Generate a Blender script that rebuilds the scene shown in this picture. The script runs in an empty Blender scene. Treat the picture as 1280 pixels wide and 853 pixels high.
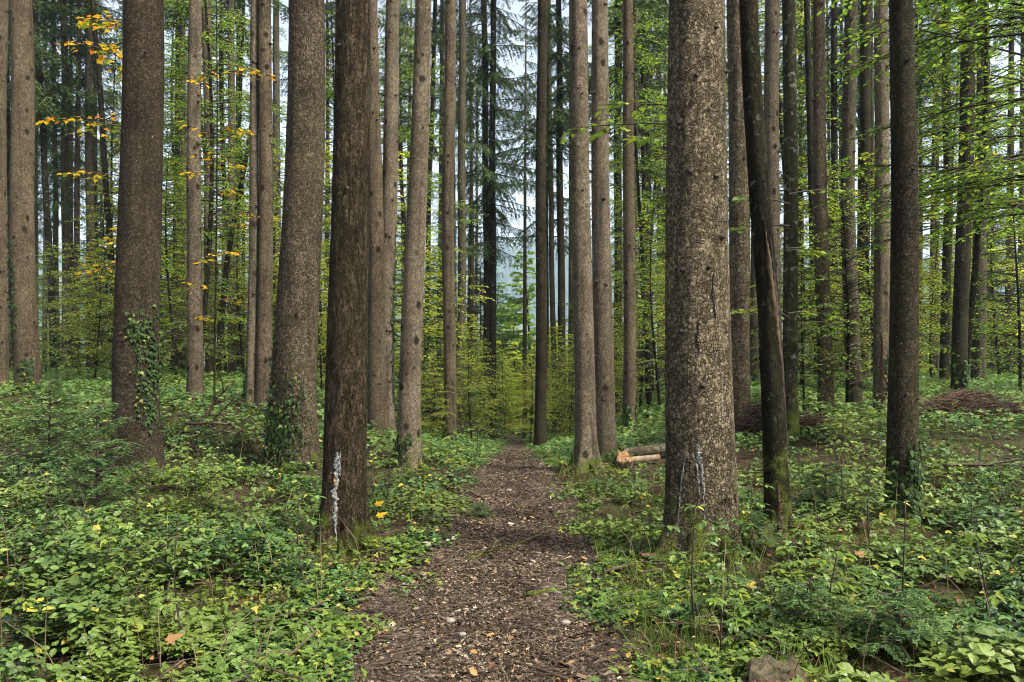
import bpy, math, random
import numpy as np
from mathutils import Vector

rng = np.random.default_rng(7)
random.seed(7)
R = math.radians
scene = bpy.context.scene
COL = scene.collection

# ------------------------------------------------------------------ camera
CAMH, FPX, HOR, CX = 1.55, 1005.0, 430.0, 640.0


def smooth(a, b, x):
    t = np.clip((x - a) / (b - a), 0, 1)
    return t * t * (3 - 2 * t)


def _hash(ix, iy, seed):
    h = (ix.astype(np.int64) * 374761393 + iy.astype(np.int64) * 668265263 + seed * 1442695041) & 0x7FFFFFFF
    h = ((h ^ (h >> 13)) * 1274126177) & 0x7FFFFFFF
    h = (h ^ (h >> 16)) & 0xFFFFF
    return h / float(0xFFFFF)


def vnoise(x, y, seed=0):
    x = np.asarray(x, float); y = np.asarray(y, float)
    ix = np.floor(x); iy = np.floor(y)
    fx = x - ix; fy = y - iy
    fx = fx * fx * (3 - 2 * fx); fy = fy * fy * (3 - 2 * fy)
    a = _hash(ix, iy, seed); b = _hash(ix + 1, iy, seed)
    c = _hash(ix, iy + 1, seed); d = _hash(ix + 1, iy + 1, seed)
    return (a * (1 - fx) + b * fx) * (1 - fy) + (c * (1 - fx) + d * fx) * fy


def fbm(x, y, seed=0, octs=4):
    s = 0; a = 0.5; n = 0
    x = np.asarray(x, float); y = np.asarray(y, float)
    for k in range(octs):
        s = s + a * vnoise(x, y, seed + k * 17); n += a
        x = x * 2.03 + 3.1; y = y * 2.03 + 1.7; a *= 0.5
    return s / n


def path_x(Y):
    Y = np.asarray(Y, float)
    return np.interp(Y, [0, 4.2, 5.0, 5.8, 6.5, 7.1, 9.2, 12, 16, 30, 60], [-.12, -.12, -.115, -.09, -.035, .0, .01, .02, .06, .12, -.3])


def path_hw(Y):
    return np.interp(Y, [0, 3, 5.5, 6.2, 7.1, 9.2, 11, 14, 60], [.76, .75, .72, .64, .56, .54, .40, .34, .5])


def h(X, Y):
    X = np.asarray(X, float); Y = np.asarray(Y, float)
    dx = X - path_x(Y)
    side = smooth(0.7, 5.0, np.abs(dx)) * np.clip(Y / 6.0, 0.35, 1)
    amp = np.where(dx < 0, 0.44, 0.36) * smooth(6.0, 15.0, Y) + np.where(dx < 0, 0.10, 0.08)
    wide = smooth(1.5, 7.0, np.abs(dx))
    crest = 9.5 + np.where(dx < 0, 17.0, 15.0) * wide
    q = np.clip(Y - crest, 0, None)
    fall = -0.108 * (np.sqrt(q * q + 4.0) - 2.0)
    fall = fall * (1 - 0.45 * smooth(60, 220, Y))
    bump = (fbm(X * 0.55, Y * 0.55, 3) - 0.5) * 0.34 * smooth(0.6, 2.2, np.abs(dx)) + (fbm(X * 2.2, Y * 2.2, 9, 3) - 0.5) * 0.07
    rightrise = 0.35 * smooth(3.4, 6.0, X) * smooth(9.5, 6.5, Y) * smooth(3, 5.5, Y)
    return side * amp + fall + bump * (1 - 0.5 * smooth(30, 80, Y)) - 0.05 * smooth(0.9, 0.4, np.abs(dx)) + rightrise


def hf(x, y):
    return float(h(np.array([x]), np.array([y]))[0])


def hit(px, py):
    """where a line of sight through the photo's point meets the ground"""
    Y = np.arange(2.5, 90, 0.02)
    X = (px - CX) / FPX * Y
    z = CAMH - (py - HOR) / FPX * Y
    below = np.nonzero(z <= h(X, Y))[0]
    k = below[0] if len(below) else len(Y) - 1
    return float(X[k]), float(Y[k])


# ------------------------------------------------------------------ mesh helpers
class MB:
    def __init__(self):
        self.V = []; self.Q = []; self.T = []; self.qm = []; self.tm = []; self.n = 0

    def add(self, V, quads=None, tris=None, m=0):
        V = np.asarray(V, float).reshape(-1, 3)
        if quads is not None and len(quads):
            q = np.asarray(quads, np.int64).reshape(-1, 4) + self.n
            self.Q.append(q); self.qm.append(np.full(len(q), m))
        if tris is not None and len(tris):
            t = np.asarray(tris, np.int64).reshape(-1, 3) + self.n
            self.T.append(t); self.tm.append(np.full(len(t), m))
        self.V.append(V); self.n += len(V)
        return self

    def mesh(self, name, mats, smoothed=False):
        me = bpy.data.meshes.new(name)
        V = np.concatenate(self.V) if self.V else np.zeros((0, 3))
        Q = np.concatenate(self.Q) if self.Q else np.zeros((0, 4), np.int64)
        T = np.concatenate(self.T) if self.T else np.zeros((0, 3), np.int64)
        mi = np.concatenate(self.qm + self.tm) if (self.qm or self.tm) else np.zeros(0)
        me.vertices.add(len(V)); me.vertices.foreach_set('co', V.astype(np.float32).ravel())
        loops = np.concatenate([Q.ravel(), T.ravel()]).astype(np.int32)
        me.loops.add(len(loops)); me.loops.foreach_set('vertex_index', loops)
        np_ = len(Q) + len(T)
        me.polygons.add(np_)
        tot = np.concatenate([np.full(len(Q), 4), np.full(len(T), 3)]).astype(np.int32)
        st = np.concatenate([[0], np.cumsum(tot)[:-1]]).astype(np.int32) if np_ else np.zeros(0, np.int32)
        me.polygons.foreach_set('loop_start', st)
        for m in mats:
            me.materials.append(m)
        me.polygons.foreach_set('material_index', mi.astype(np.int32))
        me.polygons.foreach_set('use_smooth', np.full(np_, smoothed))
        me.update(calc_edges=True); me.validate()
        return me

    def build(self, name, mats, parent=None, smoothed=False, loc=None):
        return link(name, self.mesh(name, mats if isinstance(mats, (list, tuple)) else [mats], smoothed), parent, loc)


def link(name, data, parent=None, loc=None):
    o = bpy.data.objects.new(name, data)
    COL.objects.link(o)
    if parent is not None:
        o.parent = parent
    if loc is not None:
        o.location = loc
    return o


def tag(o, label=None, cat=None, group=None, kind=None):
    if label: o['label'] = label
    if cat: o['category'] = cat
    if group: o['group'] = group
    if kind: o['kind'] = kind
    return o


def thing(name, label, cat, loc, rz=0.0, group=None):
    o = link(name, None, None, loc)
    o.empty_display_size = 0.1
    o.rotation_euler = (0, 0, rz)
    return tag(o, label, cat, group)


def dup(root, loc, rz, scale=1.0, label=None, group=None):
    r = root.copy(); COL.objects.link(r)
    r.location = loc; r.rotation_euler = (0, 0, rz); r.scale = (scale,) * 3
    if label: r['label'] = label
    if group: r['group'] = group
    for ch in list(root.children):
        c = ch.copy(); COL.objects.link(c); c.parent = r
        for g in list(ch.children):
            d = g.copy(); COL.objects.link(d); d.parent = c
    return r


def norm(v):
    v = np.asarray(v, float)
    return v / np.maximum(np.linalg.norm(v, axis=-1, keepdims=True), 1e-9)


def frames(D, U):
    D = norm(D)
    Yv = norm(np.cross(U, D))
    Z = np.cross(D, Yv)
    return np.stack([D, Yv, Z], axis=-1)


def inst(mb, tmpl, P, D, U, S, m=0):
    TV, TQ, TT = tmpl
    P = np.asarray(P, float).reshape(-1, 3)
    n = len(P)
    if n == 0:
        return
    Rm = frames(np.asarray(D, float).reshape(-1, 3), np.asarray(U, float).reshape(-1, 3))
    S = np.broadcast_to(np.asarray(S, float), (n,)) if np.ndim(S) < 2 else np.asarray(S)
    loc = TV[None] * (S[:, None, None] if S.ndim == 1 else S[:, None, :])
    V = np.einsum('nij,nkj->nki', Rm, loc) + P[:, None, :]
    k = len(TV)
    off = (np.arange(n) * k)[:, None, None]
    q = (np.asarray(TQ)[None] + off).reshape(-1, 4) if len(TQ) else None
    t = (np.asarray(TT)[None] + off).reshape(-1, 3) if len(TT) else None
    mb.add(V.reshape(-1, 3), q, t, m)


def tube(mb, pts, rad, seg=6, m=0, cap=True, jitter=0.0):
    pts = np.asarray(pts, float); n = len(pts)
    rad = np.broadcast_to(np.asarray(rad, float), (n,))
    tan = norm(np.gradient(pts, axis=0))
    ref = np.array([0, 0, 1.0]) if abs(tan[:, 2]).mean() < 0.8 else np.array([1.0, 0, 0])
    a = norm(np.cross(np.broadcast_to(ref, tan.shape), tan)); b = np.cross(tan, a)
    th = np.linspace(0, 2 * np.pi, seg, endpoint=False)
    rr = rad[:, None] * (1 + (rng.random((n, seg)) - 0.5) * 2 * jitter)
    ring = pts[:, None] + rr[..., None] * (a[:, None] * np.cos(th)[None, :, None] + b[:, None] * np.sin(th)[None, :, None])
    V = ring.reshape(-1, 3)
    i = np.arange(n - 1)[:, None] * seg; j = np.arange(seg)[None]; j2 = (j + 1) % seg
    Q = np.stack([i + j, i + j2, i + seg + j2, i + seg + j], -1).reshape(-1, 4)
    T = []
    if cap:
        V = np.vstack([V, pts[0], pts[-1]])
        c0, c1 = n * seg, n * seg + 1
        for k in range(seg):
            T.append([c0, (k + 1) % seg, k]); T.append([c1, (n - 1) * seg + k, (n - 1) * seg + (k + 1) % seg])
    mb.add(V, Q, T if T else None, m)


# ------------------------------------------------------------------ materials
def newmat(name):
    m = bpy.data.materials.new(name); m.use_nodes = True
    nt = m.node_tree; nt.nodes.clear()
    return m, nt


class N:
    def __init__(self, nt): self.nt = nt

    def __call__(self, typ, ins=None, **props):
        n = self.nt.nodes.new(typ)
        for k, v in props.items():
            setattr(n, k, v)
        for k, v in (ins or {}).items():
            s = n.inputs[k]
            if hasattr(v, 'is_output'):
                self.nt.links.new(v, s)
            else:
                s.default_value = v
        return n

    def ramp(self, fac, stops, interp='LINEAR'):
        n = self.nt.nodes.new('ShaderNodeValToRGB')
        n.color_ramp.interpolation = interp
        e = n.color_ramp.elements
        while len(e) < len(stops): e.new(0.5)
        for el, (p, c) in zip(e, stops):
            el.position = p
            el.color = (*c, 1) if len(c) == 3 else c
        self.nt.links.new(fac, n.inputs[0])
        return n.outputs[0]

    def math(self, op, a, b=None, clamp=False):
        n = self.nt.nodes.new('ShaderNodeMath'); n.operation = op; n.use_clamp = clamp
        for i, v in enumerate((a, b)):
            if v is None: continue
            if hasattr(v, 'is_output'): self.nt.links.new(v, n.inputs[i])
            else: n.inputs[i].default_value = v
        return n.outputs[0]

    def mix(self, fac, a, b, mode='MIX'):
        n = self.nt.nodes.new('ShaderNodeMix'); n.data_type = 'RGBA'; n.blend_type = mode
        for s, v in ((n.inputs[0], fac), (n.inputs[6], a), (n.inputs[7], b)):
            if hasattr(v, 'is_output'): self.nt.links.new(v, s)
            else: s.default_value = v if not isinstance(v, tuple) or len(v) == 4 else (*v, 1)
        return n.outputs[2]

    def out(self, surf):
        o = self.nt.nodes.new('ShaderNodeOutputMaterial')
        self.nt.links.new(surf, o.inputs[0])


def g3(v): return (v, v, v)


def bark(name, dark, mid, light, scale=26.0, zst=0.7, moss=0.0, moss_h=0.5, lichen=0.0, fissure=0.0, bump=0.6, fleck=0.0, warp=.05, knots=5.5, kt=.28, gap=.11, cw=.34):
    m, nt = newmat(name); n = N(nt)
    tc = n('ShaderNodeTexCoord').outputs['Object']
    oi = n('ShaderNodeObjectInfo').outputs['Random']
    offs = n('ShaderNodeVectorMath', {0: tc}, operation='ADD')
    comb = n('ShaderNodeCombineXYZ', {0: n.math('MULTIPLY', oi, 17.0), 1: n.math('MULTIPLY', oi, 31.0), 2: n.math('MULTIPLY', oi, 53.0)})
    nt.links.new(comb.outputs[0], offs.inputs[1])
    co = offs.outputs[0]
    wob = n('ShaderNodeTexNoise', {'Vector': co, 'Scale': 14.0, 'Detail': 3.0})
    dist = n('ShaderNodeVectorMath', {0: wob.outputs['Color'], 1: g3(0.5)}, operation='SUBTRACT')
    sc = n('ShaderNodeVectorMath', {0: dist.outputs[0], 'Scale': warp}, operation='SCALE')
    co2 = n('ShaderNodeVectorMath', {0: co, 1: sc.outputs[0]}, operation='ADD').outputs[0]
    mp = n('ShaderNodeMapping', {'Vector': co2, 'Scale': (1, 1, zst)}).outputs[0]
    v1 = n('ShaderNodeTexVoronoi', {'Vector': mp, 'Scale': scale}, feature='DISTANCE_TO_EDGE')
    v2 = n('ShaderNodeTexVoronoi', {'Vector': mp, 'Scale': scale}, feature='F1')
    fine = n('ShaderNodeTexNoise', {'Vector': co, 'Scale': 110.0, 'Detail': 4.0, 'Roughness': 0.65}).outputs['Fac']
    big = n('ShaderNodeTexNoise', {'Vector': co, 'Scale': 2.2, 'Detail': 5.0, 'Roughness': 0.6}).outputs['Fac']
    med = n('ShaderNodeTexNoise', {'Vector': n('ShaderNodeMapping', {'Vector': co, 'Scale': (1, 1, 0.22)}).outputs[0], 'Scale': 30.0, 'Detail': 5.0, 'Roughness': 0.7}).outputs['Fac']
    edge = n.ramp(n.math('ADD', v1.outputs['Distance'], n.math('MULTIPLY', n.math('SUBTRACT', fine, 0.5), 0.22)), [(0.0, g3(0)), (gap, g3(1))])
    cellv = n('ShaderNodeSeparateColor', {0: v2.outputs['Color']}).outputs[0]
    tone = n.math('ADD', n.math('MULTIPLY', cellv, cw), n.math('MULTIPLY', fine, 0.68))
    base = n.ramp(tone, [(0.18, tuple(c * .6 for c in mid)), (0.5, mid), (0.88, tuple(c * 1.35 for c in light))])
    brk = n('ShaderNodeTexNoise', {'Vector': co, 'Scale': 20.0, 'Detail': 3.0}).outputs['Fac']
    edge = n.math('MAXIMUM', edge, n.ramp(brk, [(0.48, g3(0)), (0.66, g3(0.85))]))
    base = n.mix(n.ramp(big, [(0.32, g3(0.55)), (0.68, g3(0))]), base, dark)
    base = n.mix(n.ramp(edge, [(0, g3(0.95)), (0.9, g3(0))]), base, tuple(c * .6 for c in dark))
    hgt = n.math('ADD', n.math('ADD', n.math('MULTIPLY', edge, 0.5), n.math('MULTIPLY', cellv, 0.55)), n.math('MULTIPLY', fine, 0.4))
    if fissure > 0:
        fi = n.ramp(med, [(0.40, g3(1)), (0.54, g3(0))])
        base = n.mix(n.math('MULTIPLY', fi, fissure), base, tuple(c * 0.55 for c in dark))
        hgt = n.math('SUBTRACT', hgt, n.math('MULTIPLY', fi, 0.8 * fissure))
    if fleck > 0:
        fk = n('ShaderNodeTexVoronoi', {'Vector': co2, 'Scale': scale * 2.1}, feature='F1')
        fr = n('ShaderNodeSeparateColor', {0: fk.outputs['Color']}).outputs[1]
        near = n.ramp(fk.outputs['Distance'], [(0.25, g3(1)), (0.42, g3(0))])
        fm = n.math('MULTIPLY', n.ramp(fr, [(1 - fleck, g3(0)), (1 - fleck + 0.03, g3(1))]), near)
        base = n.mix(n.math('MULTIPLY', fm, 0.8), base, (0.36, 0.33, 0.29))
    if lichen > 0:
        lz = n('ShaderNodeTexNoise', {'Vector': co, 'Scale': 9.0, 'Detail': 6.0, 'Roughness': 0.7}).outputs['Fac']
        lm = n.ramp(lz, [(0.62 - 0.1 * lichen, g3(0)), (0.68 - 0.1 * lichen, g3(1))])
        base = n.mix(n.math('MULTIPLY', lm, 0.75), base, (0.24, 0.26, 0.20))
    # dark knots left by shed branches
    kn = n('ShaderNodeTexVoronoi', {'Vector': n('ShaderNodeMapping', {'Vector': co2, 'Scale': (1, 1, 0.75)}).outputs[0], 'Scale': knots}, feature='F1')
    kr = n('ShaderNodeSeparateColor', {0: kn.outputs['Color']}).outputs[0]
    km = n.math('MULTIPLY', n.ramp(kn.outputs['Distance'], [(kt * .55, g3(1)), (kt, g3(0))]), n.ramp(kr, [(0.5, g3(0)), (0.54, g3(.9))]))
    base = n.mix(km, base, (0.008, 0.006, 0.004))
    # damp runs down the stem
    dr = n('ShaderNodeTexNoise', {'Vector': n('ShaderNodeMapping', {'Vector': co, 'Scale': (1, 1, 0.08)}).outputs[0], 'Scale': 9.0, 'Detail': 4.0, 'Roughness': 0.6}).outputs['Fac']
    base = n.mix(n.ramp(dr, [(0.5, g3(0)), (0.68, g3(0.6))]), base, dark)
    # a film of algae that greens whole patches of the stem
    al = n('ShaderNodeTexNoise', {'Vector': co, 'Scale': 1.1, 'Detail': 3.0}).outputs['Fac']
    base = n.mix(n.ramp(al, [(0.36, g3(0.08)), (0.66, g3(0.42))]), base, n.mix(0.6, (0.085, 0.09, 0.035), base))
    if moss > 0:
        sep = n('ShaderNodeSeparateXYZ', {0: tc}).outputs[2]
        mn = n('ShaderNodeTexNoise', {'Vector': co, 'Scale': 4.5, 'Detail': 7.0, 'Roughness': 0.7}).outputs['Fac']
        low = n.math('SUBTRACT', 1.0, n.math('DIVIDE', sep, moss_h))
        mm = n.math('ADD', n.math('MULTIPLY', low, 0.42), n.math('MULTIPLY', n.math('SUBTRACT', mn, 0.58), 2.2))
        mm = n.ramp(mm, [(0.05, g3(0)), (0.3, g3(moss * .85))])
        mc = n.ramp(fine, [(0.3, (0.035, 0.05, 0.008)), (0.7, (0.13, 0.17, 0.02))])
        base = n.mix(mm, base, mc)
    bp = n('ShaderNodeBump', {'Strength': bump, 'Distance': 0.045, 'Height': hgt})
    b = n('ShaderNodeBsdfPrincipled', {'Base Color': base, 'Roughness': 0.95, 'Specular IOR Level': 0.06, 'Normal': bp.outputs[0]})
    n.out(b.outputs[0])
    return m


def leafmat(name, stops, trans=0.3, rough=0.5, spec=0.35, patch=0.35, pscale=0.7, alt=(0.10, 0.14, 0.02), tboost=1.6):
    m, nt = newmat(name); n = N(nt)
    geo = n('ShaderNodeNewGeometry')
    col = n.ramp(geo.outputs['Random Per Island'], stops)
    if patch > 0:
        pn = n('ShaderNodeTexNoise', {'Vector': geo.outputs['Position'], 'Scale': pscale, 'Detail': 2.0}).outputs['Fac']
        col = n.mix(n.ramp(pn, [(0.42, g3(0)), (0.68, g3(patch))]), col, alt)
    vn = n('ShaderNodeTexNoise', {'Vector': geo.outputs['Position'], 'Scale': 60.0, 'Detail': 2.0}).outputs['Fac']
    col = n.mix(1.0, col, n.ramp(vn, [(0.3, g3(0.75)), (0.7, g3(1.15))]), 'MULTIPLY')
    b = n('ShaderNodeBsdfPrincipled', {'Base Color': col, 'Roughness': rough, 'Specular IOR Level': spec * .45})
    tcol = n.mix(1.0, col, (tboost, tboost, tboost * 0.6), 'MULTIPLY')
    t = n('ShaderNodeBsdfTranslucent', {'Color': tcol})
    mx = n('ShaderNodeMixShader', {0: trans, 1: b.outputs[0], 2: t.outputs[0]})
    n.out(mx.outputs[0])
    return m


def plain(name, a, b, scale=8.0, rough=0.85, bump=0.3, bscale=40.0, stretch=(1, 1, 1), island=False):
    m, nt = newmat(name); n = N(nt)
    tc = n('ShaderNodeTexCoord').outputs['Object']
    mp = n('ShaderNodeMapping', {'Vector': tc, 'Scale': stretch}).outputs[0]
    no = n('ShaderNodeTexNoise', {'Vector': mp, 'Scale': scale, 'Detail': 6.0, 'Roughness': 0.65}).outputs['Fac']
    col = n.ramp(no, [(0.3, a), (0.7, b)])
    if island:
        rp = n('ShaderNodeNewGeometry').outputs['Random Per Island']
        col = n.mix(1.0, col, n.ramp(rp, [(0, g3(0.5)), (1, g3(1.5))]), 'MULTIPLY')
    bn = n('ShaderNodeTexNoise', {'Vector': mp, 'Scale': bscale, 'Detail': 5.0}).outputs['Fac']
    bp = n('ShaderNodeBump', {'Strength': bump, 'Distance': 0.02, 'Height': bn})
    bs = n('ShaderNodeBsdfPrincipled', {'Base Color': col, 'Roughness': rough, 'Specular IOR Level': 0.25, 'Normal': bp.outputs[0]})
    n.out(bs.outputs[0])
    return m


def soilmat(name, path=False):
    m, nt = newmat(name); n = N(nt)
    co = n('ShaderNodeTexCoord').outputs['Object']
    wob = n('ShaderNodeTexNoise', {'Vector': co, 'Scale': 20.0, 'Detail': 3.0})
    sc = n('ShaderNodeVectorMath', {0: wob.outputs['Color'], 'Scale': 0.05}, operation='SCALE')
    co2 = n('ShaderNodeVectorMath', {0: co, 1: sc.outputs[0]}, operation='ADD').outputs[0]
    va = n('ShaderNodeTexVoronoi', {'Vector': co2, 'Scale': 34.0}, feature='F1')
    vb = n('ShaderNodeTexVoronoi', {'Vector': co2, 'Scale': 95.0}, feature='F1')
    ra = n('ShaderNodeSeparateColor', {0: va.outputs['Color']}).outputs[0]
    rb = n('ShaderNodeSeparateColor', {0: vb.outputs['Color']}).outputs[1]
    big = n('ShaderNodeTexNoise', {'Vector': co, 'Scale': 1.6, 'Detail': 5.0, 'Roughness': 0.6}).outputs['Fac']
    if path:
        ca = n.ramp(ra, [(0.0, (0.012, 0.009, 0.006)), (0.45, (0.048, 0.035, 0.024)), (0.75, (0.10, 0.074, 0.053)), (0.93, (0.17, 0.135, 0.10)), (1, (0.32, 0.27, 0.21))])
        cb = n.ramp(rb, [(0.0, (0.012, 0.008, 0.006)), (0.6, (0.06, 0.04, 0.03)), (0.9, (0.13, 0.10, 0.08)), (1, (0.28, 0.24, 0.2))])
        col = n.mix(0.5, ca, cb)
        col = n.mix(n.ramp(big, [(0.42, g3(0.55)), (0.62, g3(0))]), col, (0.022, 0.014, 0.009))
    else:
        ca = n.ramp(ra, [(0.0, (0.007, 0.005, 0.003)), (0.5, (0.022, 0.015, 0.009)), (0.85, (0.055, 0.034, 0.019)), (1, (0.11, 0.06, 0.03))])
        cb = n.ramp(rb, [(0.0, (0.010, 0.008, 0.005)), (1, (0.06, 0.04, 0.025))])
        col = n.mix(0.5, ca, cb)
        mossn = n('ShaderNodeTexNoise', {'Vector': co, 'Scale': 2.4, 'Detail': 6.0, 'Roughness': 0.7}).outputs['Fac']
        col = n.mix(n.ramp(mossn, [(0.46, g3(0)), (0.6, g3(0.8))]), col, (0.035, 0.05, 0.012))
    hh = n.math('ADD', n.math('MULTIPLY', va.outputs['Distance'], 0.5), n.math('MULTIPLY', vb.outputs['Distance'], 0.4))
    bp = n('ShaderNodeBump', {'Strength': 0.8, 'Distance': 0.02, 'Height': hh})
    b = n('ShaderNodeBsdfPrincipled', {'Base Color': col, 'Roughness': 0.9, 'Specular IOR Level': 0.08, 'Normal': bp.outputs[0]})
    n.out(b.outputs[0])
    return m


M = {}
M['scaly'] = bark('scaly_bark', (0.022, 0.017, 0.010), (0.20, 0.155, 0.10), (0.44, 0.355, 0.235), 45, 0.9, moss=0.9, moss_h=0.6, fissure=.3, bump=1.0, warp=.055, gap=.17, cw=.45, knots=3.4, kt=.12)
M['brown'] = bark('brown_flecked_bark', (0.012, 0.009, 0.006), (0.052, 0.038, 0.026), (0.13, 0.097, 0.068), 56, 0.75, moss=0.5, moss_h=0.2, fleck=0.10, bump=1.0, knots=3.4, kt=.12)
M['pebble'] = bark('pebbled_bark', (0.018, 0.014, 0.009), (0.10, 0.077, 0.05), (0.25, 0.196, 0.13), 44, 0.8, gap=.15, moss=0.5, moss_h=0.25, fleck=0.12, bump=1.0, warp=.035, knots=3.4, kt=.12)
M['rough'] = bark('rough_fissured_bark', (0.012, 0.009, 0.005), (0.075, 0.055, 0.034), (0.17, 0.125, 0.08), 52, 0.5, moss=1.0, moss_h=0.55, fissure=0.6, bump=1.0, warp=.03, knots=3.4, kt=.12)
M['pale'] = bark('pale_spruce_bark', (0.036, 0.028, 0.019), (0.215, 0.168, 0.117), (0.36, 0.29, 0.205), 52, 0.7, moss=0.6, moss_h=0.4, bump=1.0, warp=.035)
M['pale_moss'] = bark('pale_bark_with_mossy_foot', (0.036, 0.028, 0.019), (0.215, 0.168, 0.117), (0.36, 0.29, 0.205), 52, 0.7, moss=1.0, moss_h=0.55, bump=1.0, warp=.035)
M['warm'] = bark('warm_spruce_bark', (0.028, 0.02, 0.013), (0.155, 0.115, 0.075), (0.27, 0.205, 0.137), 50, 0.6, moss=0.6, moss_h=0.35, bump=1.0, warp=.035)
M['grey'] = bark('grey_far_bark', (0.025, 0.021, 0.014), (0.098, 0.08, 0.055), (0.16, 0.134, 0.094), 40, 0.5, moss=0.0, bump=0.8)
M['dark'] = bark('dark_mossy_bark', (0.008, 0.007, 0.004), (0.03, 0.025, 0.015), (0.062, 0.052, 0.033), 40, 0.4, moss=0.8, moss_h=1.0, lichen=0.25, fissure=0.5, bump=1.0, knots=4)
M['lichen'] = bark('lichen_spotted_bark', (0.014, 0.012, 0.006), (0.042, 0.038, 0.02), (0.07, 0.066, 0.038), 30, 0.5, moss=0.9, moss_h=1.6, lichen=0.6, bump=0.8, knots=3)
M['umber'] = bark('umber_bark', (0.010, 0.008, 0.005), (0.04, 0.031, 0.02), (0.09, 0.071, 0.048), 54, 0.6, moss=0.6, moss_h=0.5, fleck=0.05, bump=1.0)
M['root_bark'] = bark('mossy_root_bark', (0.014, 0.011, 0.007), (0.07, 0.053, 0.034), (0.14, 0.108, 0.07), 40, 0.9, moss=1.0, moss_h=1.2, bump=1.0)
M['stub'] = plain('dead_knot_wood', (0.012, 0.009, 0.007), (0.05, 0.035, 0.025), 20)
M['twig'] = plain('dark_twig_wood', (0.02, 0.015, 0.011), (0.06, 0.045, 0.033), 12)
M['deadwood'] = plain('dead_branch_wood', (0.025, 0.017, 0.012), (0.11, 0.075, 0.05), 14, stretch=(1, 1, 1))
M['splinter'] = plain('exposed_split_wood', (0.02, 0.014, 0.008), (0.105, 0.07, 0.038), 34, stretch=(1, 1, 0.12))
M['cutwood'] = plain('fresh_cut_wood', (0.10, 0.052, 0.024), (0.27, 0.155, 0.075), 30)
M['rotwood'] = plain('rotten_red_wood', (0.035, 0.02, 0.012), (0.125, 0.07, 0.038), 16, stretch=(1, 1, 0.3))
M['brush'] = plain('dry_brush', (0.03, 0.018, 0.011), (0.095, 0.055, 0.034), 9, island=True)
M['logbark'] = bark('log_bark', (0.03, 0.024, 0.014), (0.10, 0.08, 0.05), (0.2, 0.165, 0.11), 24, 1.0, lichen=0.4)
M['palelog'] = plain('peeled_log', (0.10, 0.075, 0.045), (0.26, 0.20, 0.13), 14, stretch=(1, 1, 1))
M['stalk'] = plain('dry_stalk', (0.05, 0.035, 0.02), (0.20, 0.15, 0.085), 3, island=True)
M['resin'] = plain('white_resin', (0.06, 0.06, 0.052), (0.34, 0.345, 0.325), 55, bump=1.0)
M['soil'] = soilmat('forest_soil')
M['path'] = soilmat('path_gravel', True)

GREEN = [(0.0, (0.012, 0.030, 0.008)), (0.4, (0.030, 0.068, 0.017)), (0.75, (0.066, 0.122, 0.028)), (0.965, (0.12, 0.195, 0.05)), (0.99, (0.34, 0.29, 0.04)), (1.0, (0.42, 0.25, 0.05))]
M['bramble'] = leafmat('bramble_leaf', GREEN, 0.09, 0.42, 0.55, 0.7, 0.9, (0.125, 0.165, 0.024))
M['bramble_far'] = leafmat('undergrowth_leaf', [(0, (0.03, 0.07, 0.022)), (0.5, (0.068, 0.135, 0.04)), (0.9, (0.125, 0.20, 0.055)), (1, (0.22, 0.26, 0.06))], 0.25, 0.5, 0.35, 0.6, 0.35, (0.16, 0.22, 0.05))
M['sprout'] = leafmat('bright_sprout_leaf', [(0, (0.06, 0.11, 0.02)), (0.6, (0.12, 0.18, 0.03)), (0.92, (0.19, 0.24, 0.04)), (1, (0.40, 0.32, 0.05))], 0.35, 0.5, 0.3, 0.3)
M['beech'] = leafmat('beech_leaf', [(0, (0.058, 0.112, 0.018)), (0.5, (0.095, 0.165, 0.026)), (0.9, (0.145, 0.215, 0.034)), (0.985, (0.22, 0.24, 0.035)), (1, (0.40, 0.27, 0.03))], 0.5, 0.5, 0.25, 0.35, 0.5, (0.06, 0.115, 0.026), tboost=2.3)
M['beech_lit'] = leafmat('sunlit_yellow_green_leaf', [(0, (0.13, 0.18, 0.026)), (0.5, (0.22, 0.275, 0.036)), (0.85, (0.31, 0.335, 0.042)), (0.97, (0.34, 0.30, 0.04)), (1, (0.46, 0.30, 0.03))], 0.5, 0.5, 0.2, 0.3, 0.15, (0.14, 0.21, 0.035), tboost=2.2)  # yellow-green foliage, its colour brightened to paint in a sunlit, backlit glow
M['maple'] = leafmat('autumn_maple_leaf', [(0, (0.09, 0.13, 0.016)), (0.35, (0.20, 0.21, 0.02)), (0.5, (0.42, 0.30, 0.02)), (0.85, (0.55, 0.30, 0.02)), (1, (0.5, 0.16, 0.02))], 0.45, 0.5, 0.3, 0.0)
M['needle'] = leafmat('spruce_needle', [(0, (0.026, 0.052, 0.016)), (0.6, (0.052, 0.094, 0.028)), (1, (0.10, 0.15, 0.04))], 0.12, 0.55, 0.3, 0.3, 0.4, (0.045, 0.07, 0.02))
M['needle_bright'] = leafmat('young_spruce_needle', [(0, (0.03, 0.062, 0.018)), (0.6, (0.06, 0.115, 0.035)), (1, (0.12, 0.18, 0.05))], 0.15, 0.5, 0.3, 0.0)
M['ivy'] = leafmat('ivy_leaf', [(0, (0.012, 0.026, 0.008)), (0.6, (0.024, 0.048, 0.013)), (0.95, (0.05, 0.08, 0.02)), (1, (0.2, 0.2, 0.05))], 0.1, 0.5, 0.2, 0.0)
M['litter'] = leafmat('fallen_leaf', [(0, (0.05, 0.028, 0.014)), (0.4, (0.13, 0.07, 0.03)), (0.75, (0.26, 0.15, 0.07)), (0.92, (0.36, 0.22, 0.06)), (1, (0.36, 0.26, 0.17))], 0.1, 0.7, 0.2, 0.0)
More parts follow.
